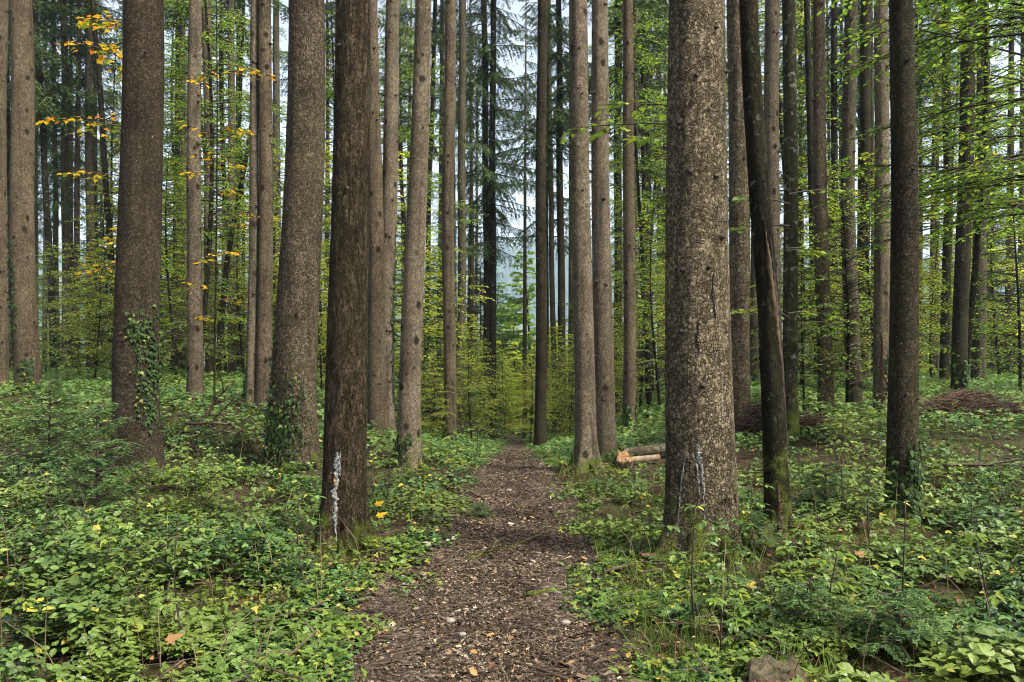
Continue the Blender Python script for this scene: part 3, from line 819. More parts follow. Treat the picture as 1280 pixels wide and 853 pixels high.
# key, name, label, category, [(px,py) top..base], width low, width top, bark, depth, flare, segments
LIST = [
 ('e1', SP, 'brown spruce trunk cut by the left edge of the photo', [(-2, 0), (-3, 505)], 22, 21, 'warm', 17, .2, 20),
 ('e2', SP, 'tall spruce with ivy up its left flank, next to the left edge', [(27, 0), (31, 250), (35, 510)], 29, 25, 'warm', 15.5, .2, 32),
 ('e3', SP, 'narrow dark trunk squeezed between the edge trunk and the ivied spruce', [(10, 0), (15, 470)], 6, 5, 'dark', 33, .2, 10),
 ('e4', SP, 'thin black curved trunk right of the ivied spruce', [(44, 0), (54, 160), (61, 300), (67, 470)], 8.5, 6, 'dark', 27, .2, 10),
 ('e5', SP, 'thin grey trunk between the black curved trunk and a thicker straight one', [(68, 0), (72, 470)], 7, 5, 'grey', 34, .2, 10),
 ('e6', SP, 'straight greenish trunk, third of the thin cluster right of the ivied spruce', [(80, 0), (82, 472)], 9.5, 8, 'grey', 30, .2, 12),
 ('e7', SP, 'isolated slim grey trunk standing against pale valley light on the left', [(110, 0), (112, 250), (113, 478)], 10, 8, 'grey', 28, .2, 12),
 ('e8', BE, 'crooked black trunk leaning just left of the big brown trunk', [(116, 0), (128, 150), (137, 300), (146, 470)], 8, 6, 'dark', 26, .2, 10),
 ('e9', SP, 'very thin far trunk left of the crooked black one', [(127, 0), (129, 465)], 4, 3, 'grey', 46, .2, 8),
 ('big1', SP, 'big dark brown spruce with white flecked bark and ivy on its right side', [(173, 0), (172, 250), (170, 602)], 54, 47, 'brown', None, .30, 64),
 ('e11', BE, 'thin dark trunk just right of the big brown flecked spruce', [(197, 0), (201, 470)], 6, 5, 'dark', 28, .2, 10),
 ('f1', SP, 'pale straight spruce, lightest of the left middle group', [(245, 0), (245, 250), (244, 503)], 19, 15, 'pale', None, .22, 24),
 ('f2', SP, 'darker spruce close behind the pale straight one', [(259, 0), (263, 506)], 11.5, 11, 'warm', 22, .2, 16),
 ('f3', BE, 'black leaning dead trunk crossing behind the left middle group', [(312, 170), (284, 330), (274, 440), (271, 508)], 7.5, 4, 'dark', 20, .2, 10),
 ('f4', SP, 'slim grey trunk right of the black leaning one', [(291, 0), (290, 502)], 10, 8, 'grey', 24, .2, 12),
 ('f5', BE, 'thin wavy dark trunk left of the pale slender one', [(306, 0), (301, 160), (305, 300), (303, 490)], 5, 4, 'dark', 28, .2, 8),
 ('f6', SP, 'slender pale trunk touching a thicker brown one', [(318, 0), (316, 250), (313, 513)], 12, 9.5, 'pale', None, .2, 20),
 ('f7', SP, 'brown medium trunk left of the big pebbled spruce', [(331, 0), (330, 250), (329, 517)], 19, 16, 'warm', None, .22, 24),
 ('big2', SP, 'big spruce with light pebbled bark and ivy round its foot', [(379, 0), (374, 280), (366, 588)], 54, 43, 'pebble', None, .32, 64),
 ('big3', SP, 'big rough dark spruce with a white resin streak and mossy foot, left of the path', [(436, 0), (434, 280), (430, 686)], 53, 42, 'rough', None, .65, 72),
 ('m1', SP, 'straight spruce half hidden behind the rough resin streaked one', [(464, 0), (467, 300), (472, 550)], 23, 16, 'warm', 13.5, .2, 28),
 ('m2', SP, 'slightly bent pale spruce with ivy along its right edge', [(492, 0), (486, 200), (481, 400), (482, 551)], 22, 17, 'pale', 14, .25, 28),
 ('m3', SP, 'leaning knotty spruce by the left bank of the path', [(527, 0), (519, 280), (510, 585)], 28, 20, 'pale', None, .32, 40),
 ('m4', SP, 'dark thin trunk behind the leaning knotty spruce', [(544, 0), (536, 250), (531, 520)], 7, 5, 'dark', 30, .2, 10),
 ('m5', SP, 'straight reddish spruce with a leafy foot left of the path bend', [(563, 0), (561, 280), (563, 562)], 15.5, 14.5, 'warm', 17, .22, 24),
 ('m6', SP, 'greenish trunk just right of the straight reddish spruce', [(577, 0), (577, 280), (574, 556)], 11, 9, 'grey', 22, .2, 14),
 ('m7', SP, 'hair thin far trunk in the gap left of the dark paired trunks', [(597, 0), (595, 540)], 4, 3, 'grey', 60, .2, 8),
 ('m8', SP, 'left one of two dark trunks standing together at the path bend', [(605, 0), (608, 250), (610, 558)], 10, 7, 'umber', 27, .2, 12),
 ('m9', SP, 'right one of two dark trunks standing together at the path bend', [(617, 0), (616, 250), (617, 560)], 9, 7, 'dark', 26.4, .2, 12),
 ('c1', SP, 'dark spruce standing alone at the right edge of the path bend', [(677, 0), (676, 280), (675, 574)], 14.5, 12, 'umber', 17.5, .28, 24),
 ('c2', SP, 'thin dark trunk just behind the lone spruce at the path bend', [(684, 0), (683, 540)], 6, 5, 'dark', 36, .2, 10),
 ('c3', BE, 'slightly leaning thin trunk, middle of three behind the path bend', [(686, 0), (689, 300), (694, 540)], 7.5, 5.5, 'grey', 32, .2, 10),
 ('c4', SP, 'thin straight trunk left of the paired spruces, against the blue hill', [(699, 0), (701, 300), (705, 540)], 10, 7, 'umber', 29, .2, 12),
 ('d1', SP, 'left of the two close pale spruces, with splayed mossy roots, right of the path', [(725, 0), (729, 280), (733, 588)], 26, 21, 'pale_moss', None, 1.0, 48),
 ('d2', SP, 'right of the two close pale spruces, beside the orange cut stump', [(750, 0), (754, 280), (757, 577)], 25, 20, 'pale', 11.2, .2, 40),
 ('d3', SP, 'dark trunk behind the two close pale spruces', [(772, 0), (773, 520)], 11, 9, 'dark', 27, .2, 12),
 ('d4', SP, 'pale warm trunk with an ivied foot above the fallen logs', [(783, 0), (787, 280), (786, 545)], 15.5, 13, 'warm', 17, .22, 24),
 ('d5', SP, 'pale trunk overlapped by the one with the ivied foot', [(793, 0), (792, 300), (793, 520)], 9, 9, 'pale', 24, .2, 14),
 ('d6', BE, 'dark thin trunk midway between the ivied foot and the scaly giant', [(803, 0), (806, 280), (811, 540)], 8, 5.5, 'dark', 26, .2, 10),
 ('d7', SP, 'faint grey trunk left of the scaly giant', [(823, 0), (825, 495)], 7, 6, 'grey', 40, .2, 10),
 ('big4', SP, 'scaly giant spruce with two white resin runs, nearest right of the path', [(868, 0), (873, 250), (877, 450), (879, 692)], 85, 67, 'scaly', None, .3, 110),
 ('r1', SP, 'flaky brown spruce right behind the scaly giant', [(921, 0), (922, 250), (925, 545)], 25, 23, 'scaly', 12, .15, 32),
 ('r2', SP, 'narrow pale trunk seen between the flaky spruce and the split one', [(944, 0), (943, 510)], 10, 9, 'grey', 22, .2, 12),
 ('split', BE, 'dark bent beech with a long split of exposed wood, right of the scaly giant', [(931, 0), (937, 120), (948, 260), (961, 400), (968, 540), (973, 664)], 29, 22, 'dark', None, .3, 40),
 ('r3', SP, 'pale trunk behind the bent split beech', [(966, 0), (967, 530)], 19, 18, 'pale', 14.5, .2, 24),
 ('r4', BE, 'mossy lichen spotted beech close behind the split one', [(985, 0), (987, 280), (988, 562)], 19, 16, 'lichen', 11, .2, 28),
 ('r5', SP, 'thin trunk right of the lichen spotted beech', [(998, 0), (1000, 505)], 5, 5, 'umber', 34, .2, 8),
 ('r6', BE, 'wavy dark trunk left of a straight pinkish spruce', [(1011, 0), (1013, 120), (1017, 300), (1022, 505)], 9, 7, 'dark', 24, .2, 10),
 ('r7', SP, 'straight pinkish spruce rising from the red root plate', [(1024, 0), (1027, 250), (1033, 517)], 19, 14, 'warm', None, .25, 24),
 ('r8', SP, 'thin trunk between the pinkish spruce and the greenish one', [(1042, 0), (1044, 500)], 9, 7, 'umber', 26, .2, 10),
 ('r9', SP, 'greenish grey spruce, middle of five behind the right undergrowth', [(1064, 0), (1061, 250), (1068, 512)], 19, 15, 'grey', None, .2, 24),
 ('r10', SP, 'dark straight spruce left of the trunk with a broken red foot', [(1084, 0), (1078, 505)], 14, 13, 'umber', 20, .2, 18),
 ('r11', SP, 'pale spruce with a broken reddish foot beside the dark front trunk', [(1102, 0), (1102, 250), (1102, 522)], 19, 16, 'pale', None, .2, 24),
 ('r12', SP, 'dark ivied spruce nearest on the right, in front of the pale group', [(1125, 0), (1129, 280), (1127, 652)], 36, 27, 'umber', None, .28, 56),
 ('r13', SP, 'hair thin grey trunk right of the dark front spruce', [(1151, 0), (1151, 470)], 5, 4, 'grey', 40, .2, 8),
 ('r14', BE, 'dark double stemmed beech left of the straight spruce by the brush heap', [(1184, 0), (1186, 250), (1180, 494)], 11, 9, 'dark', 21, .2, 14),
 ('r15', SP, 'straight brown spruce standing at the brown brush heap', [(1210, 0), (1206, 250), (1198, 497)], 18, 16, 'umber', None, .22, 24),
 ('r16', SP, 'grey spruce farthest right, behind the brush heap', [(1229, 0), (1226, 250), (1223, 480)], 16, 13, 'grey', 22, .2, 20),
]
for key, nm, lab, pts, wl, wt, bk, Y, fl, sg in LIST:
    far = (Y or 0) > 22
    top = None
    if far and nm == SP:
        top = hf((pts[-1][0] - CX) / FPX * Y, Y) + rng.uniform(21, 26)
    tree(key, nm, lab, 'spruce' if nm == SP else 'beech', pts, wl, wt, bk, Y, fl, sg, extra_top=top)
    t = TREES[key]
    if 4 < t['Y'] < 19 and nm == SP:
        d = t['Y']
        zlo, zhi = t['g'][5] + .8, min(t['g'][3], CAMH + .46 * d)
        k = int((zhi - zlo) * (2.4 if key not in ('big1', 'big2', 'big3', 'big4') else 1.4))
        if key != 'big4':
            add_stubs(t['trunk'], t['g'], [(rng.uniform(zlo, zhi), rng.uniform(-1.5, 1.5)) for _ in range(min(k, 26))], L=.025 if d < 10 else .04, r=.008 if d < 10 else .012)

b4 = TREES['big4']; z4 = b4['z']
def th4(px, py):
    t = TREES['big4']; cx = np.interp(py, [0, 250, 450, 692], [868, 873, 877, 879]); w = np.interp(py, [0, 600], [67, 90]) / 2
    return math.asin(max(-.98, min(.98, (px - cx) / w)))
add_stubs(b4['trunk'], b4['g'], [(z4(py), th4(px, py)) for px, py in [(857, 222), (889, 228), (850, 340), (881, 338), (862, 106), (886, 46), (848, 415), (902, 95), (845, 160), (872, 480), (899, 300), (905, 415)]], L=.016, r=.012)
b3 = TREES['big3']; z3 = b3['z']
# the exposed split in the bent beech, and dark cracks in the giant's bark
def strip_part(key, name, pts, wid, mat, off=.012, n=60, jag=.3):
    t = TREES[key]; mbs, cen, rad, zt, Ht, bz = t['g']
    mb = MB()
    zs = np.linspace(0, 1, n)
    z = np.interp(zs, np.linspace(0, 1, len(pts)), [p[0] for p in pts]); a = np.interp(zs, np.linspace(0, 1, len(pts)), [p[1] for p in pts])
    ww = np.interp(zs, np.linspace(0, 1, len(wid)), wid)
    cols = 7
    U = np.linspace(-1, 1, cols)
    rows = []
    for k in range(n):
        r = float(rad(z[k], a[k]))
        wk = ww[k] * (1 + np.clip(rng.normal(0, jag, 2), -.7, .9))
        aa = a[k] + np.where(U < 0, U * wk[0], U * wk[1]) / r * .5 + rng.normal(0, .01)
        bulge = off * (1 - np.abs(U) ** 2) + rng.normal(0, .003, cols)
        rows.append(np.array([surf(cen, rad, bz, np.array([z[k] + rng.normal(0, .004)]), np.array([aa[c]]), bulge[c] - .004)[0] for c in range(cols)]))
    V = np.concatenate(rows)
    i = np.arange(n - 1)[:, None] * cols; j = np.arange(cols - 1)[None]
    mb.add(V, np.stack([i + j, i + j + 1, i + cols + j + 1, i + cols + j], -1).reshape(-1, 4))
    o = mb.build(name, mat, t['trunk'], True)
    return o


zs_ = TREES['split']['z']
strip_part('split', 'exposed_wood', [(zs_(278), -.05), (zs_(340), .1), (zs_(400), .38), (zs_(440), .55), (zs_(480), .7)], [.008, .045, .06, .03, .006], M['splinter'], .016)
strip_part('split', 'bark_crack', [(zs_(300), .42), (zs_(380), .6), (zs_(450), .85), (zs_(560), .95)], [.01, .035, .03, .008], M['stub'], .012)
strip_part('split', 'exposed_wood', [(zs_(600), -.2), (zs_(640), -.15), (zs_(668), -.1)], [.01, .04, .05], M['rotwood'], .01)
strip_part('big4', 'bark_crack', [(z4(345), .30), (z4(370), .26), (z4(400), .34)], [.005, .03, .004], M['stub'], .012)
strip_part('big4', 'bark_crack', [(z4(405), -.2), (z4(425), -.24), (z4(440), -.2)], [.004, .018, .004], M['stub'], .01)
zr = TREES['r11']['z']
strip_part('r11', 'broken_wood', [(zr(420), -.3), (zr(460), -.2), (zr(510), -.35)], [.03, .09, .12], M['rotwood'], .03)

for pts, wid in [([(551, 864), (575, 866)], [.03, .045]), ([(573, 863), (600, 864), (612, 866)], [.02, .016, .006]), ([(570, 868), (600, 869), (641, 871)], [.016, .022, .006]),
                 ([(564, 851), (590, 847), (612, 845)], [.006, .014, .006]), ([(616, 845), (652, 844)], [.012, .003])]:
    strip_part('big4', 'resin_streak', [(z4(y), th4(x, y)) for y, x in pts], wid, M['resin'], .008, 34, .45)
for pts, wid in [([(562, -.16), (582, -.14)], [.03, .05]), ([(580, -.18), (612, -.2), (640, -.16)], [.03, .042, .03]), ([(560, .0), (590, -.02)], [.012, .02]), ([(635, -.16), (660, -.12), (682, -.1)], [.03, .022, .006])]:
    strip_part('big3', 'resin_streak', [(z3(y), a_) for y, a_ in pts], wid, M['resin'], .008, 30, .45)
strip_part('big3', 'bare_wood', [(z3(588), -.22), (z3(602), -.2)], [.02, .03], M['cutwood'], .016, 14, .4)
zv = lambda k, y: TREES[k]['z'](y)
def ivy(key, y0, y1, a0, a1, n, **kw): add_ivy(TREES[key]['root'], TREES[key]['g'], zv(key, y0), zv(key, y1), a0, a1, n, **kw)
ivy('big1', 535, 385, .75, 1.4, 420, leaf=.046)
ivy('big1', 600, 540, -1.4, -.9, 110, leaf=.055)
ivy('big1', 430, 385, .2, 1.0, 130, leaf=.046)
ivy('big2', 605, 455, -1.3, .45, 800, leaf=.048, thick=.05)
ivy('big2', 590, 420, -1.5, -1.0, 160, leaf=.055)
ivy('e2', 460, 255, -1.45, -.6, 300, leaf=.075)
ivy('e2', 510, 410, .2, 1.5, 180, leaf=.075)
ivy('m2', 500, 290, 1.0, 1.7, 240, leaf=.065)
ivy('m3', 588, 540, -1.4, -.2, 130, leaf=.055)
ivy('m5', 560, 520, -1.5, 1.5, 150, leaf=.08)
ivy('d4', 545, 495, -1.2, 1.4, 160, leaf=.07)
ivy('r12', 655, 540, -1.3, 1.3, 420, leaf=.05)
ivy('r15', 500, 430, -1.2, .6, 150, leaf=.08)
ivy('f6', 515, 450, -1.5, .2, 130, leaf=.07)
ivy('r11', 500, 440, -.2, 1.2, 90, leaf=.07)

def add_roots(key, spec, bm_):
    t = TREES[key]; mbs, cen, rad, zt, Ht, bz = t['g']
    for th, reach, thick in spec:
        r0 = t['r']
        P = []
        for f in np.linspace(0, 1, 10):
            d = r0 * .72 + f * reach
            a = th + .25 * f * f * (1 if int(th * 10) % 2 else -1)
            x, y = d * math.sin(a), -d * math.cos(a)
            zg = hf(t['X'] + x, t['Y'] + y) - bz
            P.append([x, y, zg + .34 * r0 / .3 * (1 - f) ** 2.6 - .02 - .05 * f * f])
        mb = MB(); tube(mb, P, np.linspace(thick, thick * .28, 10), 10, 0, jitter=.10)
        mb.build('root', M[bm_], t['root'], True)


add_roots('big3', [(1.25, .42, .085), (-1.0, .35, .08), (.25, .3, .06), (-.35, .28, .06), (2.2, .4, .08)], 'root_bark')
add_roots('big4', [(1.2, .5, .12), (-1.15, .45, .11), (.45, .35, .085), (-.4, .35, .09), (2.3, .5, .1)], 'root_bark')
add_roots('big1', [(1.1, .4, .09), (-1.1, .4, .09), (.1, .3, .07)], 'root_bark')
add_roots('big2', [(1.1, .4, .09), (-1.1, .4, .09), (.0, .3, .07)], 'root_bark')
add_roots('d1', [(1.2, .5, .065), (-1.2, .45, .06), (.4, .4, .05), (-.5, .4, .05)], 'root_bark')
add_roots('m3', [(1.1, .3, .05), (-1.0, .35, .055), (.1, .25, .04)], 'root_bark')
add_roots('split', [(1.0, .3, .06), (-1.1, .3, .06), (.0, .25, .045)], 'root_bark')
add_roots('r12', [(1.0, .3, .07), (-1.1, .35, .07), (.0, .3, .05)], 'root_bark')

# spruce crowns for the far trees whose boughs reach into view
CROWN = [conifer_crown(24, 8.5, 66, 2.7), conifer_crown(23, 7.5, 66, 2.4, hang=.9), conifer_crown(25, 10, 54, 2.6)]
LOWC = [conifer_crown(24, 6.3, 78, 2.3, hang=1.2, power=.55, nl=.085, droop=(.35, .6))]
for k, (key, nm, lab, pts, wl, wt, bk, Y, fl, sg) in enumerate(LIST):
    t = TREES[key]
    if t['Y'] > 22.5 and nm == SP and key not in ('m7',):
        c = link('crown', LOWC[0] if key in ('m8', 'm9', 'e5', 'e6') else CROWN[k % 3], t['root'])
        c.rotation_euler = (0, 0, rng.uniform(0, 6.28))
        cx, cy = t['g'][1](np.array([t['g'][5] + 14.0]))
        c.location = (float(cx[0]), float(cy[0]), 0)

# ------------------------------------------------------------------ background trees
def at(px, Y): return ((px - CX) / FPX * Y, Y)


def place(proto, px, Y, s=1.0, rz=None, label=None, group=None, first=[None]):
    X, Y = at(px, Y)
    return dup(proto, (X, Y, hf(X, Y) - .05), rng.uniform(0, 6.28) if rz is None else rz, s, label, group)


def proto_tree(name, label, cat, meshes, group):
    r = thing(name, label, cat, (0, 0, -500), 0, group)
    link('trunk', meshes[0], r); link('crown', meshes[1], r)
    return r


def drop(root):
    for c in list(root.children): bpy.data.objects.remove(c)
    bpy.data.objects.remove(root)


SHORT = dict(e1='left edge trunk', e2='ivied left spruce', e7='isolated slim trunk', big1='big flecked brown spruce', f1='pale straight spruce', f7='brown medium trunk', big2='big pebbled spruce',
             big3='resin streaked left spruce', m2='bent pale spruce', m3='leaning knotty spruce', m5='reddish straight spruce', m9='dark paired trunks', c1='lone dark spruce', d1='left pale twin', d2='right pale twin',
             d4='ivy footed trunk', big4='scaly giant', split='split bent beech', r7='pinkish spruce', r9='greenish grey spruce', r11='red footed spruce', r12='dark front spruce', r15='brush heap spruce', r16='farthest right spruce')
MARKS = []
for e_ in LIST:
    if e_[0] in SHORT:
        p_ = sorted(e_[3], key=lambda q: q[1])
        MARKS.append((float(np.interp(430, [q[1] for q in p_], [q[0] for q in p_])), SHORT[e_[0]]))
MARKS.sort()


def between(px):
    lo = [m for m in MARKS if m[0] <= px]; hi = [m for m in MARKS if m[0] > px]
    if not lo: return 'left of the ' + hi[0][1]
    if not hi: return 'right of the ' + lo[-1][1]
    return 'between the %s and the %s' % (lo[-1][1], hi[0][1])


def family(name, cat, group, meshes, spots):
    """spots: (px, depth, scale, variant, label)"""
    protos = [proto_tree(name, 'x', cat, ms, group) for ms in meshes]
    out = []
    for px, Y, s, v, lab in spots:
        out.append(place(protos[v], px, Y, s, None, lab, group))
    for p in protos: drop(p)
    return out


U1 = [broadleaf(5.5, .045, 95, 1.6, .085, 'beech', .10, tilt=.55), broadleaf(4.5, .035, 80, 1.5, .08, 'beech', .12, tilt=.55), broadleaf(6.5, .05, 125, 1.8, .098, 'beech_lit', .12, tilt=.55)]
ulab = 'young beech with layered green sprays among the trunks %s'
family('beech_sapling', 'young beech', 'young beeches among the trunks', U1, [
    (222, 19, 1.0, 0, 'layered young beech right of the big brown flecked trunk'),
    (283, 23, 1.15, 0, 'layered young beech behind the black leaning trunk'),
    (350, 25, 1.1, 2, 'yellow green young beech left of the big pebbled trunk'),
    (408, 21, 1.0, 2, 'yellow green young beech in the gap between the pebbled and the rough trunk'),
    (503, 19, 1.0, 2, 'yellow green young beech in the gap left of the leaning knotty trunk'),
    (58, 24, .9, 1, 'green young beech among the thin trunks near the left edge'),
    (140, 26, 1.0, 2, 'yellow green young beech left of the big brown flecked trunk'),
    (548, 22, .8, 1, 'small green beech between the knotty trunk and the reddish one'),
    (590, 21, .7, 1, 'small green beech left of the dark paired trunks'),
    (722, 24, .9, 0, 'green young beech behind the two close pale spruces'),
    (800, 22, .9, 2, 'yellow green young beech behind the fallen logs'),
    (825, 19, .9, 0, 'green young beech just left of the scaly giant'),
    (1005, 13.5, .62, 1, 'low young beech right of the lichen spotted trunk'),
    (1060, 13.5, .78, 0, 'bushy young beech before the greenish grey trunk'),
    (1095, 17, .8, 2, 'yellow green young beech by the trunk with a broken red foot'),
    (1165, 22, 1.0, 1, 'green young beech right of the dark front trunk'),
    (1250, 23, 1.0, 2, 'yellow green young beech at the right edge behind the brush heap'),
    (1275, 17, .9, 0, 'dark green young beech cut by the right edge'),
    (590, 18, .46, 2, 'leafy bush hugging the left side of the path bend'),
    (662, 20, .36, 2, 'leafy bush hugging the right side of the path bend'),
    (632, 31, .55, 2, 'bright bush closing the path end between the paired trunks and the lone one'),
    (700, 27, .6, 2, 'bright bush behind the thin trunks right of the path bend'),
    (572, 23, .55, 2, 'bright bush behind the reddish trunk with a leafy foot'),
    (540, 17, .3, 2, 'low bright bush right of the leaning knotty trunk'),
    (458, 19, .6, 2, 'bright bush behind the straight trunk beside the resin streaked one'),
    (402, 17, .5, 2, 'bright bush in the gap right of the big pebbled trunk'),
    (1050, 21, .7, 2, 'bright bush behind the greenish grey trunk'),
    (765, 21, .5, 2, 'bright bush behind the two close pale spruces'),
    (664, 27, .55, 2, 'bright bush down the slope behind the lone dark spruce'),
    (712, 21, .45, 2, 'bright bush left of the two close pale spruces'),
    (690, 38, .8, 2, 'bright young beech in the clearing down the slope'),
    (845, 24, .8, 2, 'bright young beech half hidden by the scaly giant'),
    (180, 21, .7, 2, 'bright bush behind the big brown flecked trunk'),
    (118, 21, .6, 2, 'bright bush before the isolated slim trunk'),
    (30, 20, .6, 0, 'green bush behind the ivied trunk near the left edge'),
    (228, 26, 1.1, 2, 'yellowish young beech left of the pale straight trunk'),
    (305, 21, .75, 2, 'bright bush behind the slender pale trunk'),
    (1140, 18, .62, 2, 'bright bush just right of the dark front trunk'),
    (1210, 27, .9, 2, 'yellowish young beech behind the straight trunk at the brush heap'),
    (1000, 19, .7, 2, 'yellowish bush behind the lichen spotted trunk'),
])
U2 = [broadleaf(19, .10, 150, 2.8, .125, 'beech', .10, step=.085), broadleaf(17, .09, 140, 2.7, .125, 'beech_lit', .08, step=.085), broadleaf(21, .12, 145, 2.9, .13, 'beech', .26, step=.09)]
T2 = [(150, 33, .9, 1), (235, 34, 1, 0), (275, 31, 1, 1), (300, 29, .95, 2), (405, 33, 1, 1), 
      (455, 32, 1, 0), (800, 34, 1, 1), (905, 31, 1, 0), (955, 28, 1, 2), (1000, 27, 1, 1), 
      (1180, 31, 1, 1), (180, 39, 1, 1)]
T2 += [(1204, 17, .6, 2), (247, 19, .62, 2), (516, 21, .62, 2), (812, 21, .62, 2)]
family('tall_beech', 'beech', 'tall slim beeches behind the spruce trunks', U2,
       [(a, b, c, d, ['leafy slim beech ', 'yellowish slim beech ', 'bare footed slim beech '][d] + between(a)) for a, b, c, d in T2])

# valley trees beyond the crest
U3 = [broadleaf(11, .14, 95, 3.4, .34, 'beech_lit', .06, step=.13), broadleaf(13, .16, 100, 3.6, .36, 'beech', .06, step=.14)]
vs = []
for k in range(70):
    Y = rng.uniform(62, 150)
    vs.append((rng.uniform(-60, 1340), Y, rng.uniform(.75, 1.2) * (1 - .0 * Y), int(rng.random() < .35), None))
vs += [(626, 50, .55, 0, None), (648, 58, .62, 0, None), (683, 62, .68, 0, None), (704, 55, .6, 0, None), (722, 64, .7, 0, None), (660, 75, .8, 0, None), (695, 80, .85, 0, None)]
family('valley_tree', 'valley tree', 'hazy broadleaf trees down in the valley', U3,
       [(a, b, c, d, ['hazy yellowish valley tree ', 'hazy green valley tree '][d] + between(a)) for a, b, c, d, _ in vs])
# more far spruces on the slope, thin and straight
far_trunks = [MB(), MB()]
tube(far_trunks[0], stem_curve(25, .05, 12), np.linspace(.17, .04, 12), 10)
tube(far_trunks[1], stem_curve(24, .08, 12), np.linspace(.14, .03, 12), 10)
FT = [far_trunks[0].mesh('trunk', [M['grey']], True), far_trunks[1].mesh('trunk', [M['warm']], True)]
HIGHC = conifer_crown(24.5, 14.5, 36, 2.3)
FS = [(FT[0], CROWN[0]), (FT[1], CROWN[1]), (FT[1], LOWC[0]), (FT[0], HIGHC), (FT[1], HIGHC)]
fs = []
for k in range(13):
    px = rng.uniform(-20, 1300); Y = rng.uniform(34, 75)
    if 600 < px < 735: continue
    fs.append((px, Y, rng.uniform(.8, 1.05), int(rng.integers(0, 3))))
for px in (20, 52, 92, 99, 122, 150, 190, 218, 231, 278, 300, 348, 402, 409, 446, 500, 506, 553, 570, 590, 660, 716, 742, 776, 797, 815, 831, 900, 935, 952, 1005, 1019, 1036, 1052, 1073, 1090, 1112, 1143, 1162, 1172, 1192, 1216, 1240, 1258, 1272):
    fs.append((px + rng.uniform(-4, 4), rng.uniform(25, 46), rng.uniform(.75, 1.0), 3 + int(rng.random() < .5)))
family('far_spruce', 'spruce', 'thin far spruces down the slope', FS, [(a, b, c, d, ['far grey spruce ', 'far brown spruce ', 'far low boughed spruce ', 'slender grey far stem ', 'slender brown far stem '][d] + between(a)) for a, b, c, d in fs])
# young dense spruces
YS = []
for H_, z_, n_, L_ in ((6.5, .3, 120, 1.5), (4.5, .2, 90, 1.2)):
    tb = MB(); tube(tb, stem_curve(H_, .02, 8), np.linspace(.06, .01, 8), 7)
    YS.append((tb.mesh('trunk', [M['umber']], True), conifer_crown(H_, z_, n_, L_, nl=.07, step=.1, sub=.035, hang=.25, droop=(.1, .3), power=.9)))
family('young_spruce', 'young spruce', 'young dense spruces', YS, [
    (547, 24, .9, 0, 'dark young spruce behind the leaning knotty trunk'), (600, 30, 1.0, 0, 'dark young spruce left of the paired trunks'),
    (1268, 26, .85, 0, 'dark young spruce at the right edge behind the brush heap'), (118, 31, 1.1, 0, 'dark young spruce behind the isolated slim trunk'),
    (215, 27, 1.0, 1, 'dark young spruce right of the big brown flecked trunk'), (800, 30, .8, 1, 'dark young spruce behind the pale trunk with the ivied foot'),
    (1240, 40, 1.3, 0, 'hazy young spruce between the two trunks at the brush heap')])

# overhanging beech from beyond the right edge, and twigs that reach into view
def single_tree(name, label, cat, X, Y, H_, r0, branches, leaf, lmat, tmpl=LEAF, step=.06, group=None, barkm='dark', stem=True):
    bz = hf(X, Y)
    t = thing(name, label, cat, (X, Y, bz), 0, group)
    tb = MB(); c = stem_curve(H_, .03, 14)
    tube(tb, c, np.linspace(r0, r0 * .3, 14), 10, 0, jitter=.04)
    tb.build('trunk', M[barkm], t, True)
    cb = MB()
    tt = np.linspace(0, 1, 14)
    for z, az, L, el, dr in branches:
        q = np.array([np.interp(z / H_, tt, c[:, j]) for j in range(3)])
        spray(cb, q, az, L, el, leaf, tmpl, step, rad=.006 + .005 * L, droop=dr, tilt=.3)
    cb.build('crown', [M[lmat], M['twig']], t)
    BASES.append((X, Y, r0))
    return t


br = []
for k in range(62):
    br.append((rng.uniform(2.9, 6.8), R(rng.uniform(135, 240)), rng.uniform(1.0, 2.7), R(rng.uniform(0, 18)), rng.uniform(.1, .35)))
single_tree('beech_tree', 'overhanging beech whose leafy boughs fill the upper right corner', 'beech', 6.7, 9.6, 8.0, .10, br, .085, 'beech', step=.055)
br = [(3.55, R(178), 1.15, R(3), .06), (3.7, R(172), .8, R(10), .1), (3.4, R(190), .6, R(4), .1)]
single_tree('hazel_sapling', 'slim sapling behind the scaly giant with one broad leaved twig reaching left', 'sapling', at(858, 7.4)[0], 7.4, 4.3, .02, br, .12, 'sprout', step=.085)
br = []
for k in range(15): br.append((rng.uniform(2.2, 5.6), R(rng.uniform(100, 260)), rng.uniform(.5, 1.3), R(rng.uniform(0, 20)), rng.uniform(.1, .3)))
single_tree('maple_sapling', 'slim maple with orange leaves hidden behind the big brown flecked trunk', 'young maple', at(166, 11)[0], 11, 6.4, .02, br, .11, 'maple', LOB, .16)
br = []
for k in range(17): br.append((rng.uniform(.8, 5.6), R(rng.uniform(0, 360)), rng.uniform(.4, 1.0), R(rng.uniform(0, 25)), rng.uniform(.1, .3)))
single_tree('maple_sapling', 'thin maple with orange leaves right of the pale straight spruce', 'young maple', at(268, 12.5)[0], 12.5, 6.6, .018, br, .10, 'maple', LOB, .17)
br = []
for k in range(9): br.append((rng.uniform(1.6, 3.2), R(rng.choice([20, 160, 200, 340]) + rng.uniform(-30, 30)), rng.uniform(.3, .75), R(rng.uniform(5, 25)), rng.uniform(.1, .3)))
single_tree('maple_sapling', 'thin green maple between the split beech and the lichen spotted one', 'young maple', at(978, 8.2)[0], 8.2, 3.6, .012, br, .10, 'sprout', LOB, .13)

